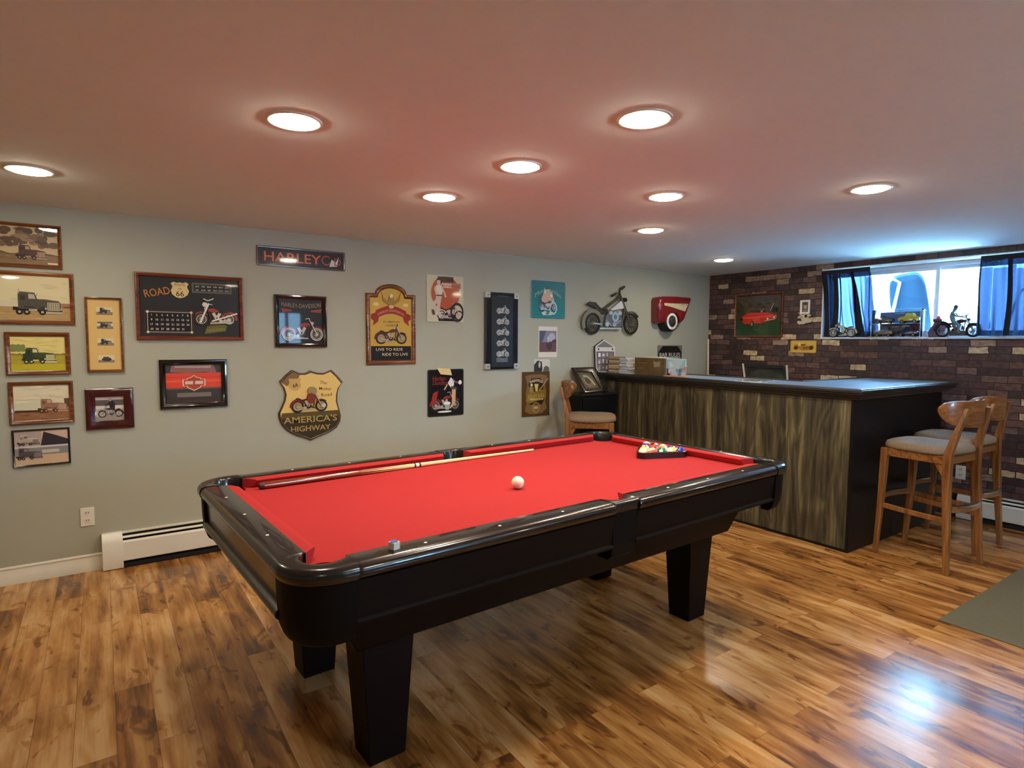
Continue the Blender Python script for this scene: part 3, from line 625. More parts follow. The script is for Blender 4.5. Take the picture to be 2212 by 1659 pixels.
# balls, rack, chalk, cue
BR = .0286
def ball_mat(name, col, stripe):
    m, t, p = new_mat(name); N = t.nodes; L = t.links; tc = N.new('ShaderNodeTexCoord'); sx = N.new('ShaderNodeSeparateXYZ'); L.new(tc.outputs['Object'], sx.inputs[0])
    cream = (*lin((236, 222, 190)), 1); base = (*lin(col), 1)
    def mth(op, a, b):
        n = N.new('ShaderNodeMath'); n.operation = op
        for i, q in enumerate((a, b)):
            if isinstance(q, (int, float)): n.inputs[i].default_value = q
            else: L.new(q, n.inputs[i])
        return n.outputs[0]
    m1 = N.new('ShaderNodeMix'); m1.data_type = 'RGBA'; m1.inputs[6].default_value = base if stripe else base; m1.inputs[7].default_value = cream if stripe else base
    L.new(mth('GREATER_THAN', mth('ABSOLUTE', sx.outputs[2], 0), BR*.55), m1.inputs[0])
    m2 = N.new('ShaderNodeMix'); m2.data_type = 'RGBA'; L.new(m1.outputs[2], m2.inputs[6]); m2.inputs[7].default_value = cream
    L.new(mth('GREATER_THAN', mth('ABSOLUTE', sx.outputs[0], 0), BR*.93), m2.inputs[0]); L.new(m2.outputs[2], p.inputs['Base Color'])
    p.inputs['Roughness'].default_value = .12; p.inputs['Coat Weight'].default_value = .5; return m
def ball(loc, m, label, nm='billiard_ball', group=None):
    o = MB().sphere((0, 0, 0), BR, n=32).build(nm, m, ang=180); o.location = loc
    o.rotation_euler = (random.uniform(0, 6), random.uniform(0, 6), random.uniform(0, 6)); tag(o, label, 'ball', group); return o
M['cue_w'] = mat('ivory_resin', (238, 222, 196), .12, coat=.5)
ball(T_(1.065, .447, .792+BR), M['cue_w'], 'plain ivory white cue ball alone on the red felt', 'cue_ball')
u = Vector((.909, -.418)); nn = Vector((.418, .909)); c0 = Vector((2.171, .508))
cols = [((226, 120, 40), 1, 'orange striped'), ((214, 96, 60), 1, 'red striped'), ((22, 112, 84), 0, 'solid green'), ((228, 186, 60), 1, 'yellow striped'), ((38, 50, 150), 0, 'solid blue'),
        ((236, 190, 70), 0, 'solid yellow'), ((150, 40, 30), 0, 'solid maroon'), ((226, 130, 50), 0, 'solid orange'), ((40, 60, 150), 1, 'blue striped'),
        ((90, 40, 110), 1, 'purple striped'), ((200, 50, 40), 0, 'solid red'), ((60, 120, 80), 1, 'green striped'),
        ((86, 40, 112), 0, 'solid purple'), ((20, 18, 20), 0, 'solid black'), ((130, 44, 34), 1, 'maroon striped')]
pos = ['at the left end of the front row', 'second from left in the front row', 'in the middle of the front row', 'second from right in the front row', 'at the right end of the front row',
       'at the left of the second row', 'left of centre in the second row', 'right of centre in the second row', 'at the right of the second row',
       'at the left of the middle row', 'in the centre of the middle row', 'at the right of the middle row', 'at the left of the fourth row', 'at the right of the fourth row', 'at the far tip']
k = 0; D = BR*2.01
for row in range(5):
    for i in range(5-row):
        p_ = c0+u*((i-(4-row)/2)*D)+nn*(.036+row*D*.866)
        c_, st, nmn = cols[k]
        ball(T_(p_.x, p_.y, .792+BR), ball_mat('ball_'+nmn.replace(' ', '_'), c_, st), f'{nmn} ball {pos[k]} of the rack', group='racked pool balls'); k += 1
# triangle rack
rk = []; hh = .034
def tri(off):
    h = 2*D*1.0; a = c0+nn*(.036+2*D*.866*2/3-0); cen = c0+nn*(.036+4*D*.866/3); Rv = 4*D/math.sqrt(3)
    out = []
    for q in range(3):
        ang = math.atan2(-nn.y, -nn.x)+PI/3*1+q*2*PI/3
        vx = cen+Vector((math.cos(ang), math.sin(ang)))*Rv
        for j in range(7):
            b = ang-PI/3+2*PI/3*j/6; out.append(vx+Vector((math.cos(b), math.sin(b)))*off)
    return out
T0, T1 = tri(BR+.001), tri(BR+.010)
tri_o = MB(); rings = [[T_(p.x, p.y, z) for p in q] for q, z in ((T1, .7925), (T1, .7925+hh), (T0, .7925+hh+.002), (T0, .7925))]
tri_o.loft(rings, caps=False, endloop=True, smooth=True); o = tri_o.build('ball_rack', mat('black_rack_plastic', (18, 14, 14), .3, coat=.3), ang=40)
tag(o, 'black triangular rack holding the balls on the far end of the table', 'rack')
ch = thing('chalk_cube', 'small white and blue chalk cube on the near rail', 'chalk', T_(.219, -.04, TZ), .35)
MB().box(-.0125, .0125, -.0125, .0125, 0, .023).build('wrapper', mat('chalk_paper', (222, 222, 210), .7, noise=.06), ch, bevel=.0015)
mb = MB(); n = 16; mb.loft([[(r_*math.cos(2*PI*i/n)*1.0, r_*math.sin(2*PI*i/n), z) for i in range(n)] for r_, z in ((.0118, .0231), (.0118, .0245), (.006, .0236))]); mb.build('chalk_top', mat('blue_chalk', (70, 100, 170), .9, noise=.1), ch)
a_, b_ = Vector(T_(.135, 1.105, .792+.0165)), Vector(T_(1.715, 1.122, .792+.0068)); L_ = (b_-a_).length
cu = thing('pool_cue', 'wooden pool cue with reddish butt lying along the far cushion', 'cue', a_)
cu.rotation_euler = (b_-a_).to_track_quat('X', 'Z').to_euler()
def cyl_x(segs, name, m, parent=cu, n=14):
    MB().loft([[(x, r*math.cos(2*PI*i/n), r*math.sin(2*PI*i/n)) for i in range(n)] for x, r in segs], smooth=True).build(name, m, parent, ang=40)
rad = lambda x: .0152-(.0152-.0062)*x/L_
jt = .485*L_
M['butt'] = wood('cue_butt_wood', (74, 26, 14), (120, 52, 26), (150, 80, 40), .15, 1, 'X', .8); M['maple'] = mat('maple', (232, 200, 146), .25, coat=.4, noise=.05, stretch=(1, 8, 8))
cyl_x([(0, .012), (.006, .0148), (.02, .0152), (.02, .0152)], 'bumper', mat('brown_bumper', (64, 28, 20), .6)); cyl_x([(.02, .0152), (.3*L_, rad(.3*L_))], 'butt', M['butt']); 
# prongs of dark wood into maple
mb = MB(); n = 32; x0, x1, xe = .3*L_, .3*L_, jt
mb.loft([[(x, rad(x)*math.cos(2*PI*i/n), rad(x)*math.sin(2*PI*i/n)) for i in range(n)] for x in (.3*L_, jt)], smooth=True); fo = mb.build('forearm', M['maple'], cu)
mb = MB()
for q in range(8):
    a0 = q*PI/4; vs = [(.3*L_, 1.012*rad(.3*L_)*math.cos(a0+t), 1.012*rad(.3*L_)*math.sin(a0+t)) for t in (-.36, -.18, 0, .18, .36)]
    vs += [(.385*L_, 1.012*rad(.385*L_)*math.cos(a0+t), 1.012*rad(.385*L_)*math.sin(a0+t)) for t in (-.18, 0, .18)] + [(.45*L_, 1.012*rad(.45*L_)*math.cos(a0), 1.012*rad(.45*L_)*math.sin(a0))]
    mb.add(vs, [(0, 1, 5), (1, 2, 6, 5), (2, 3, 7, 6), (3, 4, 7), (5, 6, 8), (6, 7, 8)])
mb.build('inlay_points', M['butt'], fo)
cyl_x([(jt, rad(jt)*1.02), (jt+.009, rad(jt)*1.05)], 'joint_ring', M['liner']); cyl_x([(jt+.009, rad(jt)), (jt+.028, rad(jt))], 'joint_collar', M['pearl']); cyl_x([(jt+.028, rad(jt)*1.05), (jt+.037, rad(jt)*1.05)], 'joint_ring', M['liner'])
cyl_x([(jt+.037, rad(jt)), (L_-.02, .0063)], 'shaft', M['maple']); cyl_x([(L_-.02, .0063), (L_-.006, .0062)], 'ferrule', M['pearl']); cyl_x([(L_-.006, .0062), (L_, .005)], 'tip', mat('cue_tip', (60, 90, 130), .8))
# ------------------------------------------------------------------ bar
def bar_panel_mat():
    m, t, p = new_mat('grey_rustic_panel'); N = t.nodes; L = t.links
    tc = N.new('ShaderNodeTexCoord'); mp = N.new('ShaderNodeMapping'); mp.inputs['Scale'].default_value = (1, 4.6, .8); L.new(tc.outputs['Object'], mp.inputs[0])
    n1 = N.new('ShaderNodeTexNoise'); n1.inputs['Scale'].default_value = 1.6; n1.inputs['Detail'].default_value = 2; n1.inputs['Distortion'].default_value = 1.2; L.new(mp.outputs[0], n1.inputs['Vector'])
    # cathedral grain: rings of the low noise
    ml = N.new('ShaderNodeMath'); ml.operation = 'MULTIPLY'; ml.inputs[1].default_value = 26; L.new(n1.outputs[0], ml.inputs[0])
    sn = N.new('ShaderNodeMath'); sn.operation = 'SINE'; L.new(ml.outputs[0], sn.inputs[0])
    mp2 = N.new('ShaderNodeMapping'); mp2.inputs['Scale'].default_value = (1, 26, 1.5); L.new(tc.outputs['Object'], mp2.inputs[0])
    n2 = N.new('ShaderNodeTexNoise'); n2.inputs['Scale'].default_value = 2; n2.inputs['Detail'].default_value = 6; L.new(mp2.outputs[0], n2.inputs['Vector'])
    mp3 = N.new('ShaderNodeMapping'); mp3.inputs['Scale'].default_value = (1, 9, .25); L.new(tc.outputs['Object'], mp3.inputs[0])
    n3 = N.new('ShaderNodeTexNoise'); n3.inputs['Scale'].default_value = 1.5; n3.inputs['Detail'].default_value = 3; L.new(mp3.outputs[0], n3.inputs['Vector'])
    def mth(op, a, b):
        n = N.new('ShaderNodeMath'); n.operation = op
        for i, q in enumerate((a, b)):
            if isinstance(q, (int, float)): n.inputs[i].default_value = q
            else: L.new(q, n.inputs[i])
        return n.outputs[0]
    f = mth('ADD', mth('ADD', mth('MULTIPLY', sn.outputs[0], .075), mth('MULTIPLY', n2.outputs[0], .45)), mth('MULTIPLY', n3.outputs[0], .75))
    cr = N.new('ShaderNodeValToRGB'); e = cr.color_ramp; e.elements[0].position = .44; e.elements[0].color = (*lin((34, 28, 18)), 1); e.elements[1].position = .92; e.elements[1].color = (*lin((136, 126, 94)), 1)
    k = e.elements.new(.56); k.color = (*lin((58, 51, 34)), 1); k = e.elements.new(.7); k.color = (*lin((82, 74, 50)), 1)
    L.new(f, cr.inputs[0]); L.new(cr.outputs[0], p.inputs['Base Color']); p.inputs['Roughness'].default_value = .55
    return m
M['panel'] = bar_panel_mat(); M['barblack'] = mat('black_lacquer', (9, 10, 12), .4, noise=.1, spec=.3); M['bartop'] = mat('satin_black_top', (34, 35, 38), .38, coat=.25)
M['moul'] = mat('dark_bar_moulding', (30, 23, 19), .3, coat=.4, noise=.2)
bx0, by0 = 4.213, 2.006
br_ = thing('bar_counter', 'black topped L-shaped bar with grey-brown rustic wood front', 'bar', (bx0, by0, 0))
MB().box(0, .02, .012, WY-by0-.012, .0, 1.075).build('front_panel', M['panel'], br_)
MB().box(-.006, .0, .0, WY-by0-.012, .0, .018).build('base_trim', M['barblack'], br_)
MB().box(-.002, 1.42, 0, .02, 0, 1.075).build('end_panel', M['barblack'], br_)
MB().box(1.40, 1.42, .02, .58, 0, 1.075).build('end_panel', M['barblack'], br_)
MB().box(.02, .40, .02, WY-by0-.012, .06, 1.06).build('back_cabinet', M['barblack'], br_)
MB().box(.42, 1.40, .30, .56, .06, 1.06).build('wing_cabinet', M['barblack'], br_)
tx0, ty0, tx1, ty1, tyi, txi = -.068, -.076, 1.537, WY-by0-.002, .65, .49
outline = [(tx0, ty0), (tx1, ty0), (tx1, tyi), (txi, tyi), (txi, ty1), (tx0, ty1)]
MB().prism(outline, 1.115, 1.136).build('bar_top', M['bartop'], br_, bevel=.004)
MB().prism([(tx0+.03, ty0+.03), (tx1-.03, ty0+.03), (tx1-.03, tyi-.03), (txi-.03, tyi-.03), (txi-.03, ty1), (tx0+.03, ty1)], 1.130, 1.1374).build('top_inlay', mat('satin_grey_inlay', (118, 140, 160), .4, coat=.2), br_)
def offs(o): return [(tx0+o, ty0+o), (tx1-o, ty0+o), (tx1-o, tyi-o), (txi-o, tyi-o), (txi-o, ty1), (tx0+o, ty1)]
mb = MB()
for a, z0, z1 in ((.012, 1.098, 1.116), (.028, 1.084, 1.098), (.045, 1.066, 1.084)): mb.prism(offs(a), z0, z1)
mb.build('top_moulding', M['moul'], br_, bevel=.005, seg=3)
mb = MB(); mb.tube([(x, y, 1.137) for x, y in ((tx0+.012, ty1), (tx0+.012, ty0+.012), (tx1-.012, ty0+.012), (tx1-.012, tyi-.012), (txi-.012, tyi-.012), (txi-.012, ty1))], .008, n=8, smooth=True); mb.build('edge_bead', M['bartop'], br_)
# black cabinet between the stool and the bar
cb_ = thing('low_cabinet', 'black cabinet against the grey wall at the left end of the bar', 'cabinet', (3.97, 4.38, 0))
MB().box(-.225, .225, -.112, .12, .04, .93).build('body', M['barblack'], cb_, bevel=.004); MB().box(-.232, .232, -.122, .12, .93, .952).build('top', mat('cabinet_top', (26, 24, 24), .3), cb_, bevel=.003)
MB().box(-.215, .215, -.122, -.113, .08, .91).build('door', M['barblack'], cb_, bevel=.003)
MB().box(-.2, .2, -.1, .11, 0, .04).build('plinth', M['barblack'], cb_)
# ------------------------------------------------------------------ bar stools
M['stoolw'] = wood('stool_wood', (88, 52, 24), (130, 82, 40), (152, 102, 54), .3, 1.2, 'Z', .35); M['stoolx'] = wood('stool_wood_rail', (88, 52, 24), (130, 82, 40), (152, 102, 54), .3, 1.2, 'X', .35)
M['tweed'] = mat('taupe_tweed', (128, 108, 88), .9, noise=.35, nscale=260, bump=.4, bscale=500)
M['steel'] = mat('steel_strip', (190, 188, 182), .25, 1)
def make_stool(label, loc, rz):
    s_ = thing('bar_stool', label, 'bar stool', loc, rz, 'wooden bar stools')
    def bar(pts, w_, d_, name, m, par=s_, bevel=.006):
        rings = []
        for (x, y, z), ww, dd in zip(pts, w_, d_): rings.append([(x+i*ww/2, y+j*dd/2, z) for i, j in ((-1, -1), (1, -1), (1, 1), (-1, 1))])
        return MB().loft(rings).build(name, m, par, bevel=bevel, seg=3)
    for sx in (-1, 1):
        bar([(sx*.18, .225, 0), (sx*.185, .2, .35), (sx*.185, .185, .745)], [.028, .036, .044], [.028, .036, .044], 'leg', M['stoolw'])
        bar([(sx*.215, -.235, 0), (sx*.2, -.215, .3), (sx*.185, -.195, .6), (sx*.175, -.195, .76), (sx*.155, -.225, .9), (sx*.13, -.262, 1.05)], [.03, .036, .042, .042, .036, .028], [.03, .038, .046, .046, .036, .026], 'leg', M['stoolw'])
        MB().loft([[(sx*.19+i*.009, y, z) for i, z in ((-1, z0), (1, z0), (1, z0+hh), (-1, z0+hh))] for y, z0, hh in ((-.2, .318, .034), (.0, .322, .034), (.2, .33, .034))]).build('side_rail', M['stoolw'], s_, bevel=.004)
        MB().loft([[(sx*.185+i*.011, y, z) for i, z in ((-1, .69), (1, .69), (1, .745), (-1, .745))] for y in (-.18, .17)]).build('seat_apron', M['stoolx'], s_, bevel=.003)
        mb = MB(); mb.loft([[(sx*.18+i*.01, y, z) for i in (-1, 1)] + [(sx*.18-i*.01, y2, z2) for i in (-1, 1)] for y, z, y2, z2 in ((-.175, .62, -.175, .62), (-.17, .68, -.13, .69))])
        MB().add([(sx*.178+i*.009, y, z) for i in (-1, 1) for y, z in ((-.175, .60), (-.172, .69), (-.12, .69))], [(0, 1, 2), (5, 4, 3), (0, 3, 4, 1), (1, 4, 5, 2), (2, 5, 3, 0)]).build('corner_brace', M['stoolw'], s_)
    for y in (-.185, .19): MB().box(-.165, .165, y-.011, y+.011, .69, .745).build('seat_apron', M['stoolx'], s_, bevel=.003)
    # curved foot rails with steel strip
    for yy, z, bow in ((.205, .395, .035), (-.22, .41, -.035)):
        n = 12; xs = [-.18+.36*i/n for i in range(n+1)]; f = lambda x: yy+bow*(1-(x/.18)**2)
        MB().loft([[(x, f(x)+a, b) for a, b in ((-.013, z-.018), (.013, z-.018), (.013, z+.018), (-.013, z+.018))] for x in xs], smooth=True).build('foot_rail', M['stoolx'], s_, bevel=.003)
        MB().loft([[(x, f(x)+a, b) for a, b in ((-.015, z+.01), (-.015, z+.021), (.015, z+.021), (.015, z+.01), (.012, z+.0185), (-.012, z+.0185))] for x in xs[1:-1]]).build('foot_plate', M['steel'], s_)
    # cushion
    n = 40; rings = []
    def sup(a, b, e=.55): return [(a*math.copysign(abs(math.cos(t))**e, math.cos(t)), b*math.copysign(abs(math.sin(t))**e, math.sin(t))) for t in [2*PI*k/n for k in range(n)]]
    for k_, z in ((.97, .745), (1, .75), (1.0, .765), (.97, .783), (.86, .795), (.6, .803), (.25, .806)):
        rings.append([(x*k_*(1-.04*(y > 0)), y*k_+.005, z+(.004*(abs(y)/.2)**2)) for x, y in sup(.222, .222)])
    MB().loft(rings, smooth=True).build('seat', M['tweed'], s_, ang=70)
    # curved plywood back rest
    NU = 28; f_, b_ = [], []
    vs = []; 
    for i in range(NU+1):
        u_ = -1+2*i/NU; au = abs(u_)
        x = .235*math.sin(u_*1.28)/math.sin(1.28); y = -.262+.115*(1-math.cos(u_*1.28))/(1-math.cos(1.28))
        hh = .075*(1-au**3.2)**.5 if au < 1 else .0
        hh = max(hh, .012); cz = 1.02-.0*au+.018*(au**2)
        nx, ny = math.sin(u_*.9), -math.cos(u_*.9)
        th = .009
        row = []
        for q in range(9):
            v_ = -1+q/4; row.append((x, y, cz+hh*v_*(1 if v_ > 0 else 1.25), nx, ny, th*(1-.5*abs(v_)**4)))
        vs.append(row)
    rings = []
    for row in vs:
        rings.append([(x+nx*th, y+ny*th, z) for x, y, z, nx, ny, th in row]+[(x-nx*th, y-ny*th, z) for x, y, z, nx, ny, th in reversed(row)])
    MB().loft(rings, smooth=True).build('backrest', M['stoolx'], s_, ang=60)
    return s_
st = make_stool('wooden bar stool with taupe seat beside the black end of the bar, nearer the camera', (4.557, 1.672, 0), -.10)
dup(st, (5.11, 1.72, 0), -.03, 'wooden bar stool half hidden behind the nearer stool at the black bar end')
dup(st, (3.64, 4.02, 0), -.76-PI*.5-.0, 'wooden bar stool beside the grey wall, behind the far corner of the pool table')
# ------------------------------------------------------------------ dark chair behind the bar
chb = thing('folding_chair', 'dark fabric chair with pale curved side posts behind the bar', 'chair', (5.42, 3.44, 0), -PI/2)
M['camo'] = mat('dark_patterned_fabric', (52, 54, 46), .9, noise=.6, nscale=9)
MB().loft([[(x, .0+.03*(x/.22)**2+dy, z) for x in [-.22+.44*i/8 for i in range(9)]] for z, dy in ((.78, 0), (1.0, -.02), (1.225, -.045), (1.225, -.037), (.78, .008))], close=False, caps=False, smooth=True).build('back_sling', M['camo'], chb)
mb = MB(); mb.box(-.2, .2, -.05, -.035, 1.205, 1.235); mb.build('back_hem', mat('black_webbing', (14, 13, 13), .8), chb)
for sx in (-1, 1):
    MB().tube([(sx*.2, -.02, 0), (sx*.215, .0, .6), (sx*.215, .02, .9), (sx*.232, -.0, 1.1), (sx*.236, -.03, 1.235)], .009).build('back_post', M['white'], chb)
    MB().tube([(sx*.2, .4, 0), (sx*.215, .38, .7)], .012).build('front_leg', M['white'], chb)
MB().box(-.21, .21, .02, .4, .7, .74).build('seat', M['camo'], chb, bevel=.01)
o = MB().tube([(0, 0, 0), (.0, .0, 1.49)], .012).build('wooden_pole', mat('cream_pole', (214, 204, 176), .5)); o.location = (5.865, 4.43, 0); o.rotation_euler = (-.035, .01, 0)
tag(o, 'slim cream pole standing upright in the corner behind the bar', 'pole')
# ------------------------------------------------------------------ pictures and signs on the grey wall
def quad(x0, z0, x1, z1, wall='g', off=.002):
    if wall == 'g': return [Vector((a, WY-off, b)) for a, b in ((x0, z0), (x1, z0), (x1, z1), (x0, z1))]
    return [Vector((WX-off, a, b)) for a, b in ((x0, z0), (x1, z0), (x1, z1), (x0, z1))]
def picture(label, x0, z0, x1, z1, art, fm, bw=.02, depth=.018, cat='picture', wall='g', name='framed_picture', group=None, matboard=None, m='artg', liner=None, tilt=0):
    """x0..x1 left to right as seen; art is drawn in cm on the visible opening"""
    q = quad(x0, z0, x1, z1, wall); Nn = NG if wall == 'g' else NB; U = UG if wall == 'g' else UB
    c = (q[0]+q[1])/2
    root = thing(name, label, cat, c, 0, group)
    q = [p-c for p in q]
    if tilt: Rm = Matrix.Rotation(tilt, 3, 'Y' if wall == 'g' else 'X'); q = [Rm @ p for p in q]; U = Rm @ U; V = Rm @ Vector((0, 0, 1))
    else: V = Vector((0, 0, 1))
    frame_mesh(q, Nn, bw, depth).build('frame', M[fm], root)
    w_, h_ = (q[1]-q[0]).length, (q[3]-q[0]).length
    O = q[0]+U*bw*.9+V*bw*.9+Nn*.003
    b = MB(); p = [q[0]+U*.002+V*.002, q[1]-U*.002+V*.002, q[2]-U*.002-V*.002, q[3]+U*.002-V*.002]
    b.loft([p, [v+Nn*.0025 for v in p]]); b.build('backing_board', M['blackgap'], root)
    if liner: 
        qq = [q[0]+(U+V)*bw*.86, q[1]+(V-U)*bw*.86, q[2]-(U+V)*bw*.86, q[3]+(U-V)*bw*.86]
        qq = [v+Nn*.002 for v in qq]; frame_mesh(qq, Nn, .005, depth*.62).build('inner_trim', M[liner], root)
    art.build('print', O, U, V, M[m], root)
    return root
def dims(x0, z0, x1, z1, bw): return (abs(x1-x0)-1.8*bw)*100, (abs(z1-z0)-1.8*bw)*100
# five truck pictures in a column
def land(A, w_, h_, sky, ground, hz=.4):
    A.rect(0, 0, w_, h_, sky); A.rect(0, 0, w_, h_*hz, ground); q = random.Random(int(w_*100))
    for i in range(60):
        y = q.uniform(.3, h_*hz-.4); k = q.uniform(.82, 1.15); x = q.uniform(1.5, w_-3); A.ell(x, y, min(q.uniform(.6, 3), x-.1, w_-x-.1), q.uniform(.1, .3), tuple(min(255, v*k) for v in ground), 8)
    for i in range(14):
        k = q.uniform(.94, 1.04); x = q.uniform(2, w_-2); A.ell(x, q.uniform(h_*hz+2, h_-1.2), min(q.uniform(1, 4), x-.1, w_-x-.1), q.uniform(.3, .9), tuple(min(255, v*k) for v in sky), 10)
    n = 18; A.poly([(0, h_*hz)]+[(w_*i/n, h_*hz+q.uniform(.3, 1.5)) for i in range(n+1)]+[(w_, h_*hz)], tuple(v*.78 for v in ground)); return A
A = Art(); R_ = (-.72, 1.862, -.165, 2.115, .019); w_, h_ = dims(*R_[:4], R_[4]); land(A, w_, h_, (196, 172, 132), (134, 108, 78), .26)
rnd = random.Random(2)
for i in range(46): A.ell(w_*(.5+.48*rnd.random()), h_*(.5+.45*rnd.random()), rnd.uniform(1.2, 3.6), rnd.uniform(.7, 2), rnd.choice([(94, 70, 52), (120, 94, 70), (146, 120, 92), (74, 54, 42)]), 10)
truck(A, w_*.62, h_*.14, 15, 1, (76, 50, 42), (176, 148, 120)); A.rect(w_*.9, h_*.03, w_*.99, h_*.07, (236, 222, 190))
picture('brown framed sepia picture of an old truck under trees, topmost of the left column', *R_[:4], A, 'frame_brown', R_[4], group='truck pictures in the left column')
A = Art(); R_ = (-.74, 1.534, -.116, 1.838, .022); w_, h_ = dims(*R_[:4], R_[4]); land(A, w_, h_, (214, 202, 160), (176, 146, 96), .3)
A.rect(0, h_*.3, w_*.58, h_*.42, (206, 196, 170)); A.rect(w_*.8, h_*.3, w_, h_*.4, (150, 120, 96)); truck(A, w_*.54, h_*.14, 24, 1, (78, 74, 66), (176, 166, 142)); A.rect(w_*.94, h_*.31, w_, h_*.33, (150, 50, 34))
picture('brown framed picture of a dark semi truck cab, second from top in the left column', *R_[:4], A, 'frame_brown', R_[4], group='truck pictures in the left column')
A = Art(); R_ = (-.45, 1.236, -.148, 1.487, .024); w_, h_ = dims(*R_[:4], R_[4]); land(A, w_, h_, (222, 206, 130), (170, 156, 56), .46); A.rect(0, 0, w_, h_*.2, (186, 172, 44))
for x, r in ((1.5, 2.2), (4, 1.8), (6, 1.2)): A.ell(x, h_*.66, r, 2.2, (122, 132, 72), 12)
truck(A, w_*.2, h_*.22, 17, 1, (62, 74, 48), (212, 206, 150), (44, 52, 32)); A.rect(w_*.22, h_*.36, w_*.4, h_*.5, (44, 60, 44))
picture('brown framed yellow-green picture of a farm truck in a field, third in the left column', *R_[:4], A, 'frame_brown', R_[4], group='truck pictures in the left column')
A = Art(); R_ = (-.446, .944, -.142, 1.196, .022); w_, h_ = dims(*R_[:4], R_[4]); land(A, w_, h_, (220, 210, 176), (150, 104, 68), .36)
A.rect(w_*.9, h_*.4, w_, h_*.6, (96, 66, 52)); truck(A, w_*.42, h_*.22, 15, 1, (150, 112, 88), (196, 160, 132), (70, 46, 36), box=(208, 206, 176))
picture('brown framed picture of a truck with long white trailer, fourth in the left column', *R_[:4], A, 'frame_brown', R_[4], group='truck pictures in the left column')
A = Art(); R_ = (-.442, .692, -.168, .914, .011); w_, h_ = dims(*R_[:4], R_[4]); A.rect(0, 0, w_, h_, (176, 158, 150)); A.rect(w_*.5, h_*.55, w_, h_, (206, 176, 156))
A.poly([(w_*.48, h_*.55), (w_*.54, h_*.96), (w_*.8, h_*.82), (w_, h_*.7), (w_, h_*.55)], (48, 46, 52)); truck(A, w_*.05, h_*.58, 11, 1, (182, 170, 156), (110, 96, 92))
A.rect(0, h_*.5, w_, h_*.55, (206, 196, 190)); A.rect(0, 0, w_, h_*.28, (204, 172, 138)); A.rect(0, h_*.28, w_, h_*.5, (132, 134, 130)); A.rect(w_*.5, h_*.33, w_*.82, h_*.42, (196, 186, 166)); truck(A, w_*.02, h_*.16, 13, 1, (84, 76, 78), (136, 126, 124))
picture('narrow dark framed pair of truck photographs, lowest of the left column', *R_[:4], A, 'frame_black', R_[4], depth=.012, group='truck pictures in the left column')
# tall frame with four small photos
A = Art(); R_ = (-.068, 1.245, .124, 1.706, .012); w_, h_ = dims(*R_[:4], R_[4]); A.rect(0, 0, w_, h_, (214, 178, 110)); A.ring(w_/2, h_/2, .1, .05, (214, 178, 110))
for k, z in enumerate((.135, .375, .61, .81)):
    y = h_*z-1.2; x = w_*.28; A.rect(x, y, x+8.4, y+4.6, (214, 200, 160)); A.rect(x, y, x+8.4, y+1.6, (134, 122, 100))
    if k == 0: A.ell(x+4.4, y+2, 2.6, 1.2, (60, 58, 54), 14); A.rect(x+2.6, y+2.6, x+5.6, y+3.6, (74, 72, 66))
    else: truck(A, x+1.2, y+.6, 6.6, 1 if k != 2 else 1, (62, 60, 56), (160, 150, 130), (28, 26, 24))
    if k == 2: A.rect(x+.3, y+3.4, x+8.1, y+4.4, (96, 92, 84))
picture('tall narrow brown frame holding four small truck photos on a tan mat', *R_[:4], A, 'frame_brown', R_[4], liner='frame_gold', depth=.02)
# maroon frame with rider
A = Art(); R_ = (-.086, .888, .165, 1.142, .052); w_, h_ = dims(*R_[:4], R_[4]); A.rect(0, 0, w_, h_, (190, 178, 168)); A.rect(0, h_*.62, w_, h_*.84, (92, 84, 82)); A.rect(0, h_*.5, w_, h_*.6, (216, 208, 198)); A.rect(0, 0, w_, h_*.2, (160, 146, 134))
bike(A, w_*.95, h_*.15, w_*.86, -1, (60, 54, 54), (50, 46, 44), (150, 144, 138), (40, 36, 36)); A.poly([(w_*.5, h_*.5), (w_*.46, h_*.76), (w_*.58, h_*.82), (w_*.68, h_*.7), (w_*.66, h_*.45)], (40, 36, 38)); A.ell(w_*.52, h_*.85, .9, 1.1, (168, 140, 124), 12); A.line(w_*.5, h_*.72, w_*.34, h_*.62, .7, (44, 40, 40))
picture('maroon framed black and white photo of a rider on a motorcycle', *R_[:4], A, 'frame_maroon', R_[4], depth=.022)
# road calendar board
def shield_pts(cx, cy, w_, h_):
    P = [(0, -.5), (.22, -.44), (.42, -.28), (.5, -.05), (.42, .12), (.4, .26), (.5, .38), (.34, .5), (.18, .44), (0, .47)]
    return [(cx+x*w_, cy+y*h_) for x, y in P]+[(cx-x*w_, cy+y*h_) for x, y in reversed(P[1:-1])]
R_ = (.196, 1.447, .828, 1.876, .022); w_, h_ = dims(*R_[:4], R_[4]); A = Art(); A.rect(0, 0, w_, h_, (40, 38, 34))
A.text('ROAD', 10.6, 26.5, 6.8, (190, 120, 50), width=14.5, bold=.02, rot=.2, shear=0)
A.poly(shield_pts(23.2, 30.6, 10.6, 10.6), (216, 190, 130)); A.text('ROUTE', 23.2, 33.3, 2.2, (70, 60, 40), width=6); A.text('US', 23.2, 30.8, 1.8, (70, 60, 40)); A.text('66', 23.2, 26.6, 4.8, (40, 34, 26), bold=.02)
def box_(x0, y0, x1, y1, w_, c):
    for a in ((x0, y0, x1, y0), (x0, y1, x1, y1), (x0, y0, x0, y1), (x1, y0, x1, y1)): A.line(*a, w_, c)
box_(30.5, 29.6, 54, 35.6, .3, (150, 140, 116)); box_(31.3, 30.3, 53.2, 34.9, .15, (150, 140, 116))
for k, mth in enumerate('JAN FEB MAR APR MAY JUN JUL AUG SEP OCT NOV DEC'.split()): A.text(mth, 33.4+3.6*(k % 6), 33.1-2.3*(k//6), 1.25, (206, 200, 186), bold=.03)
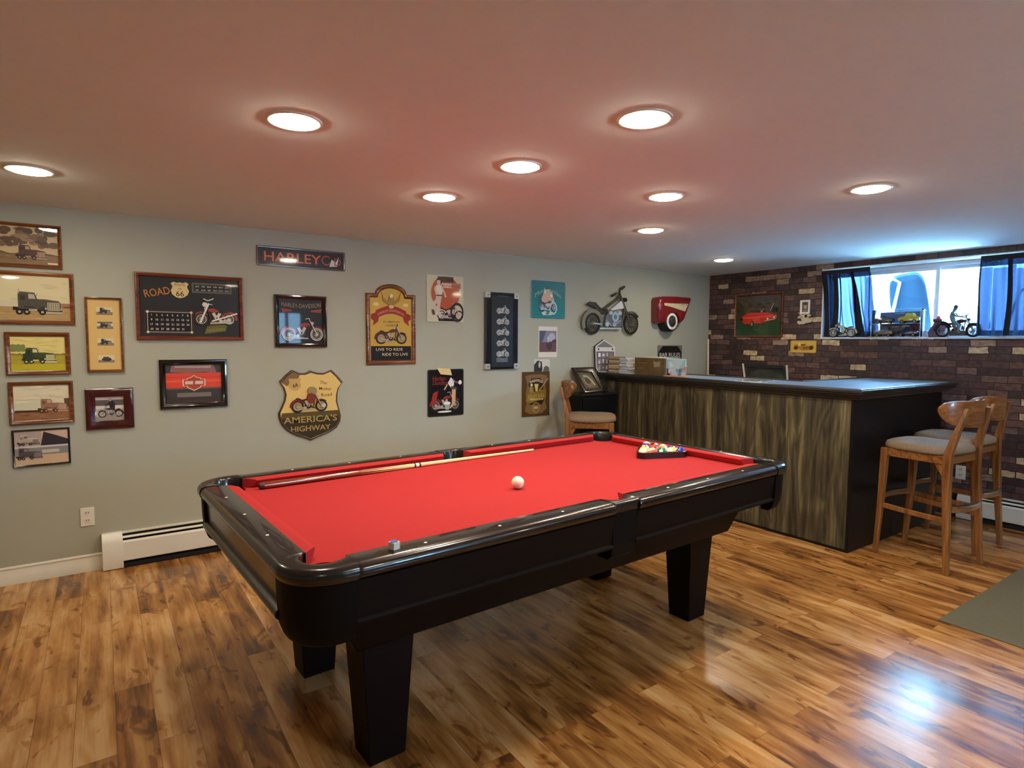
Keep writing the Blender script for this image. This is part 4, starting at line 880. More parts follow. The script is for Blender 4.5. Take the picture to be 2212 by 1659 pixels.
A.rect(2.6, 1.5, 31, 17.5, (24, 14, 12)); box_(3, 2, 30.6, 17, .22, (120, 70, 50)); box_(4.4, 3, 29.4, 16, .35, (196, 190, 170))
for x in (4.4, 29.4):
    for y in (3, 16): A.ell(x, y, .8, .8, (212, 206, 188), 12)
for d in range(31): A.text(str(d+1), 6.6+2.95*(d % 8), 13.4-3.0*(d//8), 1.75, (222, 216, 200), bold=.04)
A.poly([(37, 2), (50, 4), (51.5, 9), (38.5, 7)], (104, 98, 50)); A.poly([(40, 7.6), (53.6, 10), (54, 13.4), (41, 11)], (96, 88, 44)); A.text('HIGHWAY', 44.4, 4, 2.6, (150, 140, 70), width=11, rot=.1)
rt_ = picture('large brown framed road calendar board with raised motorcycle, dates and shield', *R_[:4], A, 'frame_red', R_[4], depth=.03, cat='sign', name='calendar_board', m='relief')
B = Art(); B.t = .009; bike(B, 57, 7.5, 26.5, -1, (160, 60, 44), (44, 38, 34), (206, 200, 186), (70, 62, 54), (60, 44, 34), fend=(168, 66, 48)); B.t = .014; B.line(34.5, 9.5, 39.8, 22.5, 1.0, (226, 222, 210)); B.line(41.5, 10.6, 57.4, 16.2, .9, (226, 222, 210)); B.ell(37.5, 21.6, 1.6, 1.6, (210, 204, 190), 16); B.pline([(36.6, 25.5), (39.4, 24.2), (42.8, 25.8)], .6, (214, 210, 196))
c = Vector(((R_[0]+R_[2])/2, WY-.002, R_[1])); B.build('raised_motorcycle', Vector((R_[0]+.0198, WY-.005, R_[1]+.0198))-c, UG, VG, M['relief'], rt_, base=.001)
# tin banner
def tin(label, x0, z0, x1, z1, A, name='tin_sign', thick=.0025, rad=.012, wall='g', edge=(60, 50, 44), bulge=True, tilt=0, off=.004, cat='sign', m='tin'):
    Nn = NG if wall == 'g' else NB; U = UG if wall == 'g' else UB; V = Vector((0, 0, 1))
    W_, H_ = abs(x1-x0), abs(z1-z0); q = quad(x0, z0, x1, z1, wall, off); c = (q[0]+q[1])/2
    root = thing(name, label, cat, c)
    root.rotation_euler = (0, tilt, 0) if wall == 'g' else (tilt, 0, 0)
    O = q[0]-c; n = 6; pts = []
    for cx, cz, a0 in ((rad, rad, PI), (W_-rad, rad, 1.5*PI), (W_-rad, H_-rad, 0), (rad, H_-rad, .5*PI)):
        pts += [(cx+rad*math.cos(a0+PI/2*i/n), cz+rad*math.sin(a0+PI/2*i/n)) for i in range(n+1)]
    def rg(s, h): return [O+U*(W_/2+(x-W_/2)*(1-s/W_*2))+V*(H_/2+(z-H_/2)*(1-s/H_*2))+Nn*h for x, z in pts]
    mb = MB(); r0, r1, r2, r3 = rg(0, 0), rg(0, thick), rg(.006, thick+.003), rg(.011, thick)
    mb.loft([r0, r1, r2, r3] if bulge else [r0, r1], smooth=bulge); o = mb.build('plate', mat(name+'_edge', edge, .3, coat=.5), root, ang=60)
    A.build('enamel_face', O, U, V, M[m], root, base=thick+.0006)
    return root
R_ = (.925, 1.972, 1.558, 2.112); w_, h_ = 63.3, 14.0; A = Art(); A.rect(.8, .8, 62.5, 13.2, (40, 14, 10))
A.text('HARLEY', 25, 3.6, 9.6, (206, 104, 66), width=40, bold=.025); A.ring(49, 7, 3.6, 1.0, (160, 70, 50), .6, 5.6); A.poly([(51, 2.5), (53, 8), (56, 6), (58.5, 10.5), (57, 3)], (200, 196, 190)); A.text('D', 57.5, 3.6, 8, (150, 70, 50)) 
o = tin('long dark banner sign with orange capital letters hanging highest on the grey wall', *R_, A, 'banner_sign', edge=(70, 40, 34), tilt=-.0, rad=.008)
# dark square plaque
R_ = (1.036, 1.397, 1.408, 1.775, .03); w_, h_ = dims(*R_[:4], R_[4]); A = Art(); A.rect(0, 0, w_, h_, (30, 27, 25))
A.text('HARLEY-DAVIDSON', w_/2+.5, h_*.8, 4.4, (150, 128, 96), width=28, bold=.0, arc=-1.2); A.poly([(2, 25.4), (9, 24.6), (10, 23.6), (3, 22.6)], (150, 60, 50)); A.poly([(31, 25.6), (23, 24.4), (23, 23.2), (30.5, 22.8)], (150, 60, 50))
p_ = picture('black square plaque with a raised red and chrome motorcycle and arched lettering', *R_[:4], A, 'frame_black', R_[4], depth=.026, cat='sign', name='square_plaque', m='relief')
B = Art(); B.t = .006; bike(B, 1.5, 1.6, 31, 1, (146, 50, 44), (40, 36, 34), (186, 180, 172), (62, 54, 50), (40, 30, 28), wall=(196, 190, 178)); c = Vector(((R_[0]+R_[2])/2, WY-.002, R_[1])); B.build('raised_motorcycle', Vector((R_[0]+.027, WY-.005, R_[1]+.027))-c, UG, VG, M['relief'], p_, base=.001)
# black frame with orange picture and bar-and-shield
R_ = (.312, .992, .715, 1.316, .036); w_, h_ = dims(*R_[:4], R_[4]); A = Art(); A.rect(0, 0, w_, h_, (58, 54, 50)); A.rect(0, h_*.4, w_, h_*.78, (222, 70, 46)); A.rect(0, h_*.54, w_, h_*.6, (232, 96, 60)); A.rect(0, h_*.66, w_, h_*.69, (214, 58, 48)); A.rect(0, h_*.36, w_, h_*.4, (96, 84, 74))
A.poly([(4, h_), (w_-5, h_), (w_-3, h_*.76), (w_*.7, h_*.8), (w_*.4, h_*.78), (3, h_*.8)], (140, 96, 90)); A.poly([(5, h_), (w_-6, h_), (w_-7, h_*.9), (6, h_*.92)], (176, 150, 146))
cx, cy2 = w_/2, h_*.53
def bs(k, c): A.poly([(cx+x*k, cy2+y*k) for x, y in ((-4.2, 2.2), (-4.2, 3.0), (-2, 3.6), (0, 5), (2, 3.6), (4.2, 3.0), (4.2, 2.2))], c); A.poly([(cx+x*k, cy2+y*k) for x, y in ((-4.4, -2), (-4, -3.4), (0, -5.6), (4, -3.4), (4.4, -2))], c); A.poly([(cx+x*k, cy2+y*k) for x, y in ((-6.8, -2.2), (6.8, -2.2), (6.8, 2.2), (-6.8, 2.2))], c)
bs(1.0, (232, 214, 190)); bs(.9, (168, 70, 44)); A.rect(cx-5.4, cy2-1.1, cx-.6, cy2+1.1, (226, 190, 176)); A.rect(cx+.6, cy2-1.1, cx+5.4, cy2+1.1, (226, 190, 176)); A.rect(cx-5.6, cy2+1.15, cx+5.6, cy2+1.3, (110, 40, 26))
A.rect(w_*.2, h_*.16, w_*.8, h_*.27, (118, 110, 100)); A.text('SINCE 1903', w_*.5, h_*.18, 2.0, (70, 64, 58), width=17) if False else None
picture('thick black framed red and orange picture with a bar and shield emblem', *R_[:4], A, 'frame_black', R_[4], depth=.024)
# road shield plaque
OUT = [(1.059, 1.151), (1.1, 1.195), (1.145, 1.232), (1.165, 1.226), (1.2, 1.208), (1.24, 1.207), (1.284, 1.222), (1.33, 1.208), (1.38, 1.204), (1.42, 1.22), (1.438, 1.226), (1.48, 1.185), (1.523, 1.132), (1.495, 1.095), (1.481, 1.05), (1.478, .985), (1.492, .93), (1.505, .875), (1.5, .83), (1.471, .785), (1.42, .755), (1.35, .73), (1.305, .715), (1.274, .702), (1.24, .722), (1.168, .748), (1.11, .785), (1.072, .83), (1.052, .88), (1.048, .92), (1.07, .965), (1.09, 1.01), (1.098, 1.06), (1.085, 1.11)]
cxs, czs = 1.278, .965
root = thing('road_shield_plaque', 'cream shield-shaped wooden plaque with raised motorcycle and gold lettering', 'sign', (cxs, WY-.002, czs))
def sc_(k, h, pts=OUT): return [((x-cxs)*k, -h, (z-czs)*k) for x, z in pts]
mb = MB(); mb.loft([sc_(1, 0), sc_(1, .012), sc_(.985, .017), sc_(.955, .017), sc_(.945, .014)], smooth=True); mb.build('rim', mat('gilt_brown_rim', (74, 44, 20), .35, noise=.4, nscale=30), root, ang=60)
A = Art(); face = [((x-cxs)*94.8, (z-czs)*94.8) for x, z in OUT]; A.poly(face, (222, 188, 110))
low = [p for p in face if p[1] < -4.6]; low = [(21.0, -4.6)]+[p for p in face if p[1] < -4.6 and True]+[(-20.6, -4.6)]
A.poly(low, (88, 74, 34)); low2 = [(20.6, -9)]+[p for p in face if p[1] < -9]+[(-20.8, -9)]; A.poly(low2, (56, 44, 20))
A.poly([p for p in face if p[0] < -5 and p[1] > 16.5]+[(-10, 18), (-17, 15)], (124, 96, 54))
A.poly(shield_pts(-11.2, 16, 9.4, 9.4), (196, 160, 92)); A.text('66', -10.4, 14.2, 4.0, (50, 34, 18), bold=.03, rot=.35)
A.text('The', 9.5, 15.6, 3.4, (78, 60, 26), width=5.2, rot=-.1); A.text('Mother', 11, 11.0, 3.4, (78, 60, 26), width=9.4, rot=-.08); A.text('Road', 12, 6.4, 3.6, (78, 60, 26), width=8, rot=.05)
A.text("AMERICA'S", 0, -12.4, 6.6, (178, 150, 84), width=39, bold=.02); A.text('HIGHWAY', 0, -18.8, 5.6, (182, 146, 82), width=29, bold=.03)
A.build('painted_face', Vector((0, -.0142, 0)), UG, VG, M['relief'], root)
B = Art(); B.t = .008; bike(B, -14.5, -4.8, 27, 1, (120, 44, 26), (34, 22, 18), (176, 160, 132), (52, 34, 26), (60, 30, 20)); B.t = .014; B.ell(1, 11, 3.4, 3.0, (150, 128, 84)); B.ell(0, 5.5, 3, 4, (124, 50, 30)); B.ell(9.3, -.3, 1.6, 1.6, (200, 196, 186), 14)
B.build('raised_motorcycle', Vector((0, -.0145, 0)), UG, VG, M['relief'], root, base=.0002)
MB().tube([((a)*.02, -.004, .252+.008*math.sin(b)) for a, b in ((-1, 0), (-.5, 1.2), (0, 1.57), (.5, 1.2), (1, 0))], .0012).build('hanging_wire', M['steel'], root)
# ride plaque with arched top
oL, oR, oB, oS = 1.715, 2.134, 1.26, 1.819
def ridepts(d):
    xs = [(oR-d, oB+d), (oR-d, oS-d)]
    cx = (oL+oR)/2; xs += [(2.062-d*.3, oS-d)] if True else []
    n = 12; r_ = .118-d*.55; zt = 1.897-d
    xs += [(cx+r_*math.cos(a)*1.12, oS-d*.9+(zt-oS+d*.9)*math.sin(a)) for a in [PI*i/n for i in range(n+1)]]
    xs += [(1.79+d*.3, oS-d), (oL+d, oS-d), (oL+d, oB+d)]
    return xs
cx0 = (oL+oR)/2
root = thing('arched_plaque', 'tall arched wooden plaque with gold face, red ribbon and motorcycle', 'sign', (cx0, WY-.002, oB))
f_ = lambda d, h: [(x-cx0, -h, z-oB) for x, z in ridepts(d)]
mb = MB(); mb.loft([f_(0, 0), f_(0, .016), f_(.006, .022), f_(.022, .022), f_(.03, .016), f_(.034, .008)], smooth=True); mb.build('frame', M['frame_brown'], root, ang=50)
A = Art(); fc = [((x-cx0)*100, (z-oB)*100) for x, z in ridepts(.033)]; A.poly(fc, (196, 158, 66)); W2 = 17.2
A.rect(-W2, 3.4, W2, 14.6, (26, 18, 16)); A.text('LIVE TO RIDE', -1.6, 10.9, 3.1, (214, 200, 170), width=22.5, bold=.01); A.text('RIDE TO LIVE', 3.2, 6.9, 3.1, (214, 200, 170), width=22, bold=.01)
n = 14; rb = [(-13+26*i/n, 42.6+4*math.sin(PI*i/n)) for i in range(n+1)]+[(13-26*i/n, 36.2+4*math.sin(PI*i/n)) for i in range(n+1)]
A.poly([(-17, 39.4), (-13, 41), (-10, 39), (-11, 34), (-15.4, 30.6), (-14.6, 34.6), (-17, 36)], (140, 44, 34)); A.poly([(17, 39.4), (13, 41), (10, 39), (11, 34), (15.4, 30.6), (14.6, 34.6), (17, 36)], (140, 44, 34)); A.poly(rb, (150, 44, 36))
A.text('HARLEY-DAVIDSON', 0, 42, 2.6, (206, 160, 96), width=22, arc=3.4); A.text('MOTORCYCLES', 0, 38.8, 2.3, (206, 160, 96), width=18, arc=2.4)
for x in (-12.6, 12.6): A.ell(x, 47.5, 2.4, 1.4, (222, 196, 120), 18)
A.text('AN AMERICAN', 0, 33.2, 2.0, (60, 46, 20), width=14); A.text('LEGEND', 0, 30.4, 2.0, (60, 46, 20), width=9)
A.build('painted_face', Vector((0, -.0085, 0)), UG, VG, M['relief'], root)
B = Art(); B.t = .006; bike(B, -13.6, 16.2, 27, 1, (92, 46, 36), (40, 32, 26), (168, 156, 136), (54, 40, 34), (44, 30, 24)); B.build('raised_motorcycle', Vector((0, -.0088, 0)), UG, VG, M['relief'], root)
B = Art(); B.t = .008; B.poly([(-8, 57), (-6.5, 53), (-3, 50), (-1.5, 54), (0, 55.6), (1.5, 54), (3, 50), (6.5, 53), (8, 57), (7, 50.5), (2.5, 47.4), (1.6, 45), (-1.6, 45), (-2.5, 47.4), (-7, 50.5)], (150, 118, 50)); B.ell(0, 54.4, 1.3, 1.6, (226, 214, 170), 12); B.ell(0, 45.8, 2.2, 1.4, (206, 176, 130), 12)
B.build('raised_eagle', Vector((0, -.0088, 0)), UG, VG, M['relief'], root)
# tin sign: standing figure beside motorcycle, orange disc
R_ = (2.242, 1.606, 2.593, 2.001); A = Art(); w_, h_ = 35.1, 39.5; A.rect(.8, .8, w_-.8, h_-.8, (196, 190, 158)); A.ell(17.5, 24.5, 13.6, 14.4, (176, 82, 48), 36); A.rect(10, 33.6, 25, 38.2, (64, 44, 38)); A.rect(12.6, 28.6, 32, 33, (176, 110, 84)); A.rect(13, 29, 23, 32.6, (222, 190, 160)); A.text('MOTORCYCLES', 22.4, 29.6, 2.6, (96, 44, 30), width=17)
A.poly([(10.6, .8), (10.6, 7), (20, 9), (27, 6), (27, .8)], (26, 20, 28)); bike(A, 9, 1.8, 26, 1, (66, 54, 62), (48, 40, 46), (190, 176, 174), (54, 44, 50), (40, 30, 34), fend=(222, 196, 186))
A.ring(28.4, 8.6, 6.6, 1.8, (52, 42, 50), ry=8.4); sk = (214, 182, 158); jn = (198, 186, 172)
A.poly([(6.6, 27.5), (9, 31), (13, 31), (15, 27), (13.4, 22), (8.6, 22)], (222, 212, 200)); A.pline([(13.6, 29.5), (16.4, 24.5), (17.6, 21)], 1.5, sk); A.pline([(7.4, 29.5), (8.4, 25), (11, 23)], 1.4, sk); A.poly([(8.4, 22.4), (14, 22.4), (13, 18.5), (8, 15), (6, 10), (3.6, 10), (4.6, 16), (8, 19)], jn); A.poly([(9.4, 19), (13, 18.6), (11.6, 10), (13.2, 5), (11, 3.6), (9.2, 10)], jn); A.rect(8.6, 21.8, 14, 22.8, (60, 44, 40)); A.poly([(4, 10.4), (6.6, 10.4), (7.6, 6.2), (5, 6)], (92, 66, 58)); A.ell(11, 33.2, 1.9, 2.4, sk, 16); A.poly([(8.6, 33), (9.4, 36.4), (12.8, 37), (13.8, 33), (12.6, 30.6), (12.4, 35), (9.6, 35)], (50, 36, 30))
tin('cream tin sign with a person beside a motorcycle on an orange disc', *R_, A, edge=(186, 182, 156))
# black tin sign with kneeling figure, red motorcycle and bucket
R_ = (2.245, .81, 2.592, 1.211); A = Art(); w_, h_ = 34.7, 40.1; A.rect(.8, .8, w_-.8, h_-.8, (18, 13, 14)); A.text('Harley-', 11, 30.4, 5.6, (140, 48, 40), width=13, bold=.02, shear=.2); A.text('Davidson', 12, 26.8, 5, (134, 46, 38), width=15, bold=.02, shear=.2)
bike(A, 2.4, 4.6, 29, 1, (146, 40, 34), (44, 38, 38), (176, 168, 158), (58, 48, 46), (44, 34, 32)); A.poly([(3, 11), (5, 20), (10, 22), (8, 14), (6, 10)], (156, 44, 36))
sk = (206, 164, 128); A.poly([(19, 28), (22, 33), (25, 30), (25, 26), (22, 24)], (222, 216, 204)); A.pline([(24, 31), (27, 28.6), (30, 28)], 1.3, (120, 92, 80)); A.ell(31, 28.4, 1.7, 1.9, (236, 228, 210), 12); A.pline([(18.6, 27), (15.6, 22.4)], 1.2, sk); A.poly([(22, 25.4), (27.6, 24.4), (28, 22.4), (24, 21.8), (22, 23)], (84, 76, 74)); A.poly([(23, 22.6), (26.8, 22.6), (26.4, 12), (24.6, 8.6), (21, 6), (20.6, 6.8), (23, 10.6)], sk)
A.poly([(15.4, 11), (16.8, 5.4), (20, 5.4), (21.6, 11)], (160, 172, 168)); A.ell(18.4, 11, 3.2, 1.3, (226, 234, 224), 20); A.ell(16, 3.8, 6.8, .8, (226, 230, 222), 20)
tin('black tin sign with a person washing a red motorcycle beside a bucket', *R_, A, edge=(20, 15, 15), rad=.016)
N_ = Art(); N_.poly([(0, 6.6), (12.6, 5.6), (14, .2), (3.2, 1.6)], (222, 196, 138)); N_.line(3, 4.0, 10, 3.2, .25, (150, 120, 70))
nt_ = thing('paper_note', 'small tan paper note stuck over the top of the black tin sign', 'note', (2.33, WY-.0135, 1.157)); N_.t = 0
mb = MB(); mb.add([(0, 0, .066), (.032, -.004, .012), (.14, -.006, .0), (.126, 0, .056)], [(0, 1, 2, 3)]); mb.add([(0, .001, .066), (.032, -.003, .012), (.14, -.005, .0), (.126, .001, .056)], [(3, 2, 1, 0)]); mb.build('paper', mat('tan_paper', (222, 196, 138), .8), nt_)
# long black case with five metal motorcycles
R_ = (2.802, 1.2, 3.148, 1.882)
root = thing('display_plaque', 'tall black plaque with five small silver motorcycles in a column', 'sign', ((R_[0]+R_[2])/2, WY-.002, R_[1])); hw = .173; hh_ = .682
MB().box(-hw, hw, -.03, 0, 0, hh_).build('board', mat('black_gloss_board', (18, 20, 26), .2, coat=.5), root, bevel=.004); MB().box(-.115, .115, -.033, -.03, .02, hh_-.03).build('inner_panel', mat('matt_black_panel', (10, 10, 12), .5), root)
for sx in (-1, 1):
    for z in (.025, hh_-.025):
        q = MB().box(sx*(hw-.02)-.024, sx*(hw-.02)+.024, -.036, -.0, z-.024, z+.024).build('corner_block', mat('silver_corner', (190, 188, 182), .3, .3), root, bevel=.002); MB().loft([[(sx*(hw-.02)+r_*math.cos(2*PI*i/12), y, z+r_*math.sin(2*PI*i/12)) for i in range(12)] for r_, y in ((.009, -.036), (.006, -.042))]).build('stud', M['steel'], q)
for k in range(5):
    B = Art(); B.t = .006; sil = (166, 166, 164); bike(B, -6.4, 10.8+k*9.6, 13.6, 1, sil, sil, (196, 196, 194), (130, 130, 130), sil); B.build('silver_motorcycle', Vector((0, -.0332, .0)), UG, VG, M['metalart'], root)
MB().box(-.064, .058, -.036, -.033, .062, .1).build('name_plate', M['steel'], root, bevel=.001); MB().box(-.055, .06, -.0345, -.033, hh_-.034, hh_-.028).build('title_strip', mat('grey_print', (70, 74, 84), .5), root)
# teal tin sign
R_ = (3.312, 1.668, 3.72, 2.018); A = Art(); w_, h_ = 40.8, 35; A.rect(.8, .8, w_-.8, h_-.8, (34, 122, 116)); A.poly([(.8, 20), (w_-.8, 18), (w_-.8, h_-.8), (.8, h_-.8)], (50, 112, 110))
A.text('Motorcycles', 20, 25, 5.4, (150, 190, 170), width=31, arc=6, bold=0); A.poly([(13, 20), (16, 27), (21, 27.4), (25, 24), (28, 15), (24, 10), (12, 12), (9.6, 16)], (204, 172, 146)); A.poly([(15.2, 29), (17.6, 24.4), (15.6, 23)], (226, 216, 196)); A.poly([(8, 15), (9.4, 20.6), (12, 19.6), (13, 12), (9, 9)], (70, 90, 96)); bike(A, 8.6, 6.4, 23, 1, (96, 74, 92), (34, 34, 46), (196, 200, 208), (64, 52, 66), (50, 34, 46), fend=(90, 110, 120)); A.ring(26, 9.8, 4.9, 1.5, (170, 196, 200), ry=6.2); A.ell(23.6, 21.4, 1.2, 1.4, (236, 230, 220), 12)
A.poly([(12, 5), (16, 7), (20, 5.4), (26, 6.4), (24, 3.2), (14, 3)], (196, 204, 200)); A.ell(19, 4.6, 2.2, 1.1, (96, 120, 104), 14)
tin('square teal tin sign with a rider on a motorcycle', *R_, A, edge=(40, 110, 116), rad=.018)
# unframed poster, small photo, brown tin sign
def sheet(label, x0, z0, x1, z1, A, name, cat, off=.003, m='artg'):
    q = quad(x0, z0, x1, z1, 'g', off); c = (q[0]+q[1])/2; root = thing(name, label, cat, c)
    W_, H_ = x1-x0, z1-z0; mb = MB(); mb.box(-W_/2, W_/2, 0, .001, 0, H_); mb.build('paper', mat(name+'_paper', (220, 214, 200), .7), root)
    A.build('printed_image', Vector((-W_/2, -.0004, 0)), UG, VG, M[m], root); return root
R_ = (3.404, 1.3, 3.63, 1.591); A = Art(); w_, h_ = 22.6, 29.1; A.rect(0, 0, w_, h_, (222, 212, 196)); A.rect(1, 5, w_-1, 25.2, (134, 130, 142)); A.rect(1, 5, w_-1, 14.4, (104, 74, 76)); A.poly([(1, 25), (9, 25), (5, 15), (1, 14)], (84, 84, 110)); A.ell(16, 19, 4, 4, (176, 176, 186)); A.ell(13, 10.6, 3.4, 4, (82, 56, 58)); A.poly([(13, 13), (18, 17), (w_-1, 17), (w_-1, 14)], (74, 66, 76)); A.ell(11.6, 17, 1.2, 3, (190, 186, 190), 12)
sheet('unframed white bordered print with a dark room scene, under the teal tin sign', *R_, A, 'photo_print', 'print')
R_ = (3.355, 1.15, 3.541, 1.283); A = Art(); w_, h_ = 18.6, 13.3; A.rect(0, 0, w_, h_, (206, 202, 190)); A.poly([(0, 0), (0, 8), (4, 12), (9, 11), (10, 3), (8, 0)], (50, 48, 44)); A.poly([(10, 0), (12, 6), (15, 7), (18, 5), (18, 0)], (96, 94, 84)); A.ell(6.4, 8, 1.4, 3, (176, 170, 156), 12)
sheet('small black and white photo tucked above the brown tin sign', *R_, A, 'small_photo', 'photo')
R_ = (3.216, .745, 3.539, 1.166); A = Art(); w_, h_ = 32.3, 42.1; A.rect(.4, .4, w_-.4, h_-.4, (84, 60, 26)); A.poly([(3, 5), (9, 2.4), (16, 2), (24, 3), (29, 7), (27, 13), (28.6, 22), (27, 30), (29, 38), (22, 39.6), (10, 39.4), (3.4, 38), (6, 30), (4, 22), (5.4, 13)], (124, 96, 60)); A.poly([(6.5, 14), (9, 11), (23, 11), (26, 15), (24, 24), (25, 31), (21, 36), (11, 36), (7, 31), (8.6, 24)], (52, 34, 18))
A.text('NASHVILLE', 16.4, 32.6, 3.6, (222, 212, 182), width=15, arc=1.6, bold=.03); A.poly([(14, 30.5), (19, 30.5), (17.6, 23), (15.6, 23)], (206, 190, 120)); A.ell(10.8, 29.6, 1.4, 1.4, (222, 214, 184), 12); A.line(20, 24, 30, 35.6, 1.1, (170, 148, 110)); A.poly([(8, 28), (12.6, 28), (14, 20), (9, 20)], (150, 126, 72)); A.poly([(17, 22), (21, 27), (24, 22), (22, 18)], (160, 134, 80))
A.poly([(4, 14.6), (6, 22), (27, 25), (28, 18), (20, 15), (9, 12.4)], (132, 112, 54)); A.text('GUITARS', 16.6, 17, 5.2, (182, 160, 92), width=19, bold=.02, rot=.07); A.rect(9, 15.2, 25, 16.6, (190, 170, 104)); A.ring(16.2, 8.2, 4.6, 1.0, (158, 132, 100), ry=5.0); A.rect(13.6, 6.8, 18.6, 9.6, (186, 166, 112))
tin('brown tin sign with gold lettering and crossed instruments, right of the lower black sign', *R_, A, edge=(80, 58, 28), rad=.003, bulge=False, off=.0055)
# cut steel motorcycle
root = thing('metal_motorcycle_silhouette', 'large cut metal chopper motorcycle hung on the wall above the bar', 'wall decoration', (4.31, WY-.03, 1.53))
B = Art(); B.t = .006; L_ = 76
def W2_(*pts): return pts
st_ = (96, 94, 84); dk = (40, 38, 34); ch_ = (170, 180, 186)
def PX(px, py): return ((px-1257)/121*78.5-38.6, (721-py)/97*47.5-.6)   # measured on the picture of the wall
B.part = 'rear_wheel'; B.ring(-25.6, 10.4, 10.6, 2.8, dk, ry=11); B.ring(-25.6, 10.4, 7.4, .8, st_); B.ell(-25.6, 10.4, 2, 2, st_, 16)
for k in range(8): a = k*PI/8; B.line(-25.6-7*math.cos(a), 10.4-7*math.sin(a), -25.6+7*math.cos(a), 10.4+7*math.sin(a), .5, st_)
B.part = 'front_wheel'; B.ring(28.4, 10.8, 10.6, 2.0, dk, ry=11); B.ring(28.4, 10.8, 8.4, .6, st_); B.ell(28.4, 10.8, 2.4, 2.4, (70, 68, 62), 16)
for k in range(8): a = k*PI/8+.2; B.line(28.4-8*math.cos(a), 10.8-8*math.sin(a), 28.4+8*math.cos(a), 10.8+8*math.sin(a), .4, st_)
B.part = 'fender'; B.t = .01; n = 12; B.poly([(-25.6+14.2*math.cos(math.radians(20+185*i/n)), 10.4+14.4*math.sin(math.radians(20+185*i/n))) for i in range(n+1)]+[(-25.6+10.4*math.cos(math.radians(205-185*i/n)), 10.4+10.4*math.sin(math.radians(205-185*i/n))) for i in range(n+1)], (120, 114, 94)); B.part = 'front_fender'; B.ring(28.4, 10.8, 13.2, 1.2, st_, .6, 2.2)
B.part = 'seat'; B.poly([(-33, 28.6), (-30, 31.6), (-22, 31.2), (-17, 27), (-13, 24.4), (-6, 25.4), (-5, 21.6), (-12, 19.6), (-18, 22), (-24, 26)], (52, 50, 44))
B.part = 'frame'; B.pline([(-12, 24), (9, 36.4), (12, 40)], 2.2, (74, 72, 60)); B.pline([(-16, 5.4), (14, 5.8)], 1.8, ch_); B.pline([(14, 6), (18.4, 26), (13, 37)], 1.4, st_); B.pline([(-15, 18), (-14, 6)], 2.4, (112, 106, 86)); B.pline([(-25, 10.4), (-14, 9.6)], 1.2, ch_)
B.part = 'fuel_tank'; B.poly([(-1.6, 25.4), (1.8, 26.6), (12.6, 34), (16.8, 31.6), (16.6, 26.4), (8, 25), (0, 24)], (206, 204, 206))
B.part = 'engine'; B.poly([(-10, 8), (-8, 18), (-4, 22.6), (13.6, 22.4), (15, 12), (12.6, 7)], (96, 104, 110)); B.t = .014; B.ell(4.8, 17.4, 4.8, 5.2, (150, 178, 190), 24); B.ell(4.8, 17.4, 2.2, 2.4, (90, 120, 132), 16); B.ell(-1.6, 21.4, 2.6, 2.0, ch_, 14); B.ell(11, 21.4, 2.6, 2.0, ch_, 14); B.ell(-6.6, 9.6, 2.6, 2.4, ch_, 14); B.ell(3.4, 9.8, 2.8, 2.6, (140, 156, 166), 14); B.line(-8, 14, 0, 8, .9, ch_); B.line(2, 8, 12, 14, .9, ch_)
B.part = 'fork'; B.t = .01; B.line(28.4, 10.8, 10.6, 42.6, 1.5, (62, 60, 54)); B.line(26.4, 11.6, 13, 36, 1.0, st_)
B.part = 'headlight'; B.ell(18.8, 35.4, 3.0, 2.2, (36, 34, 30), 16)
B.part = 'handlebar'; B.pline([(11, 41.6), (11.6, 46), (17.4, 49.4)], 1.0, (70, 70, 64)); B.poly([(13.6, 46.4), (17.6, 49.8), (18.6, 48.6), (14.4, 45.4)], dk); B.pline([(10, 41.6), (6.4, 42.2), (1, 39.4)], 1.0, (80, 80, 74)); B.poly([(0, 38.8), (5, 41.6), (5.6, 39.8), (.8, 37.6)], dk)
B.build('x', Vector((0, 0, 0)), UG, VG, M['metalart'], root, back=True)
for x, z in ((-.1, .3), (.1, .3)): MB().cyl((0, 0), .004, 0, .03, 8).build('wall_peg', M['steel'], root).matrix_local = Matrix.Translation((x, -.0, z-.1)) @ Matrix.Rotation(-PI/2, 4, 'X')
# red half car front
M['redcar'] = mat('red_car_paint', (122, 26, 28), .22, coat=.8, noise=.05); M['creamp'] = mat('cream_paint', (206, 192, 150), .35, coat=.3)
root = thing('car_fender_wall_decor', 'red car front fender with whitewall wheel mounted on the wall near the corner', 'wall decoration', (5.2, WY-.001, 1.75))
body = [(4.93, 1.67), (4.925, 1.89), (4.94, 1.925), (5.02, 1.945), (5.2, 1.952), (5.45, 1.95), (5.462, 1.935), (5.345, 1.7), (5.3, 1.665), (5.265, 1.66), (5.25, 1.72), (5.2, 1.765), (5.13, 1.775), (5.06, 1.75), (5.02, 1.7), (5.012, 1.655), (4.96, 1.652)]
def bd(k, d): return [((x-5.2)*k+.0, -d, (z-1.8)*k+.05) for x, z in body]
mb = MB(); mb.loft([bd(1, 0), bd(1, .07), bd(.985, .095), bd(.95, .11), bd(.9, .116)], smooth=True); mb.build('fender', M['redcar'], root, ang=60)
st2 = [(5.0, 1.868), (5.4, 1.874), (5.345, 1.79), (5.12, 1.83), (5.0, 1.845)]
MB().loft([[((x-5.2)*.98, -d, (z-1.8)+.05) for x, z in st2] for d in (.1, .1185)]).build('side_flash', M['creamp'], root)
A = Art(); A.text('Roadmaster', 0, 0, 1.5, (90, 80, 60), width=9) if False else A.rect(0, 0, 7.5, .5, (110, 100, 80)); A.rect(9, -.2, 10.6, .6, (60, 50, 44)); A.build('script_badge', Vector((.07, -.1188, .108)), UG, VG, M['tin'], root)
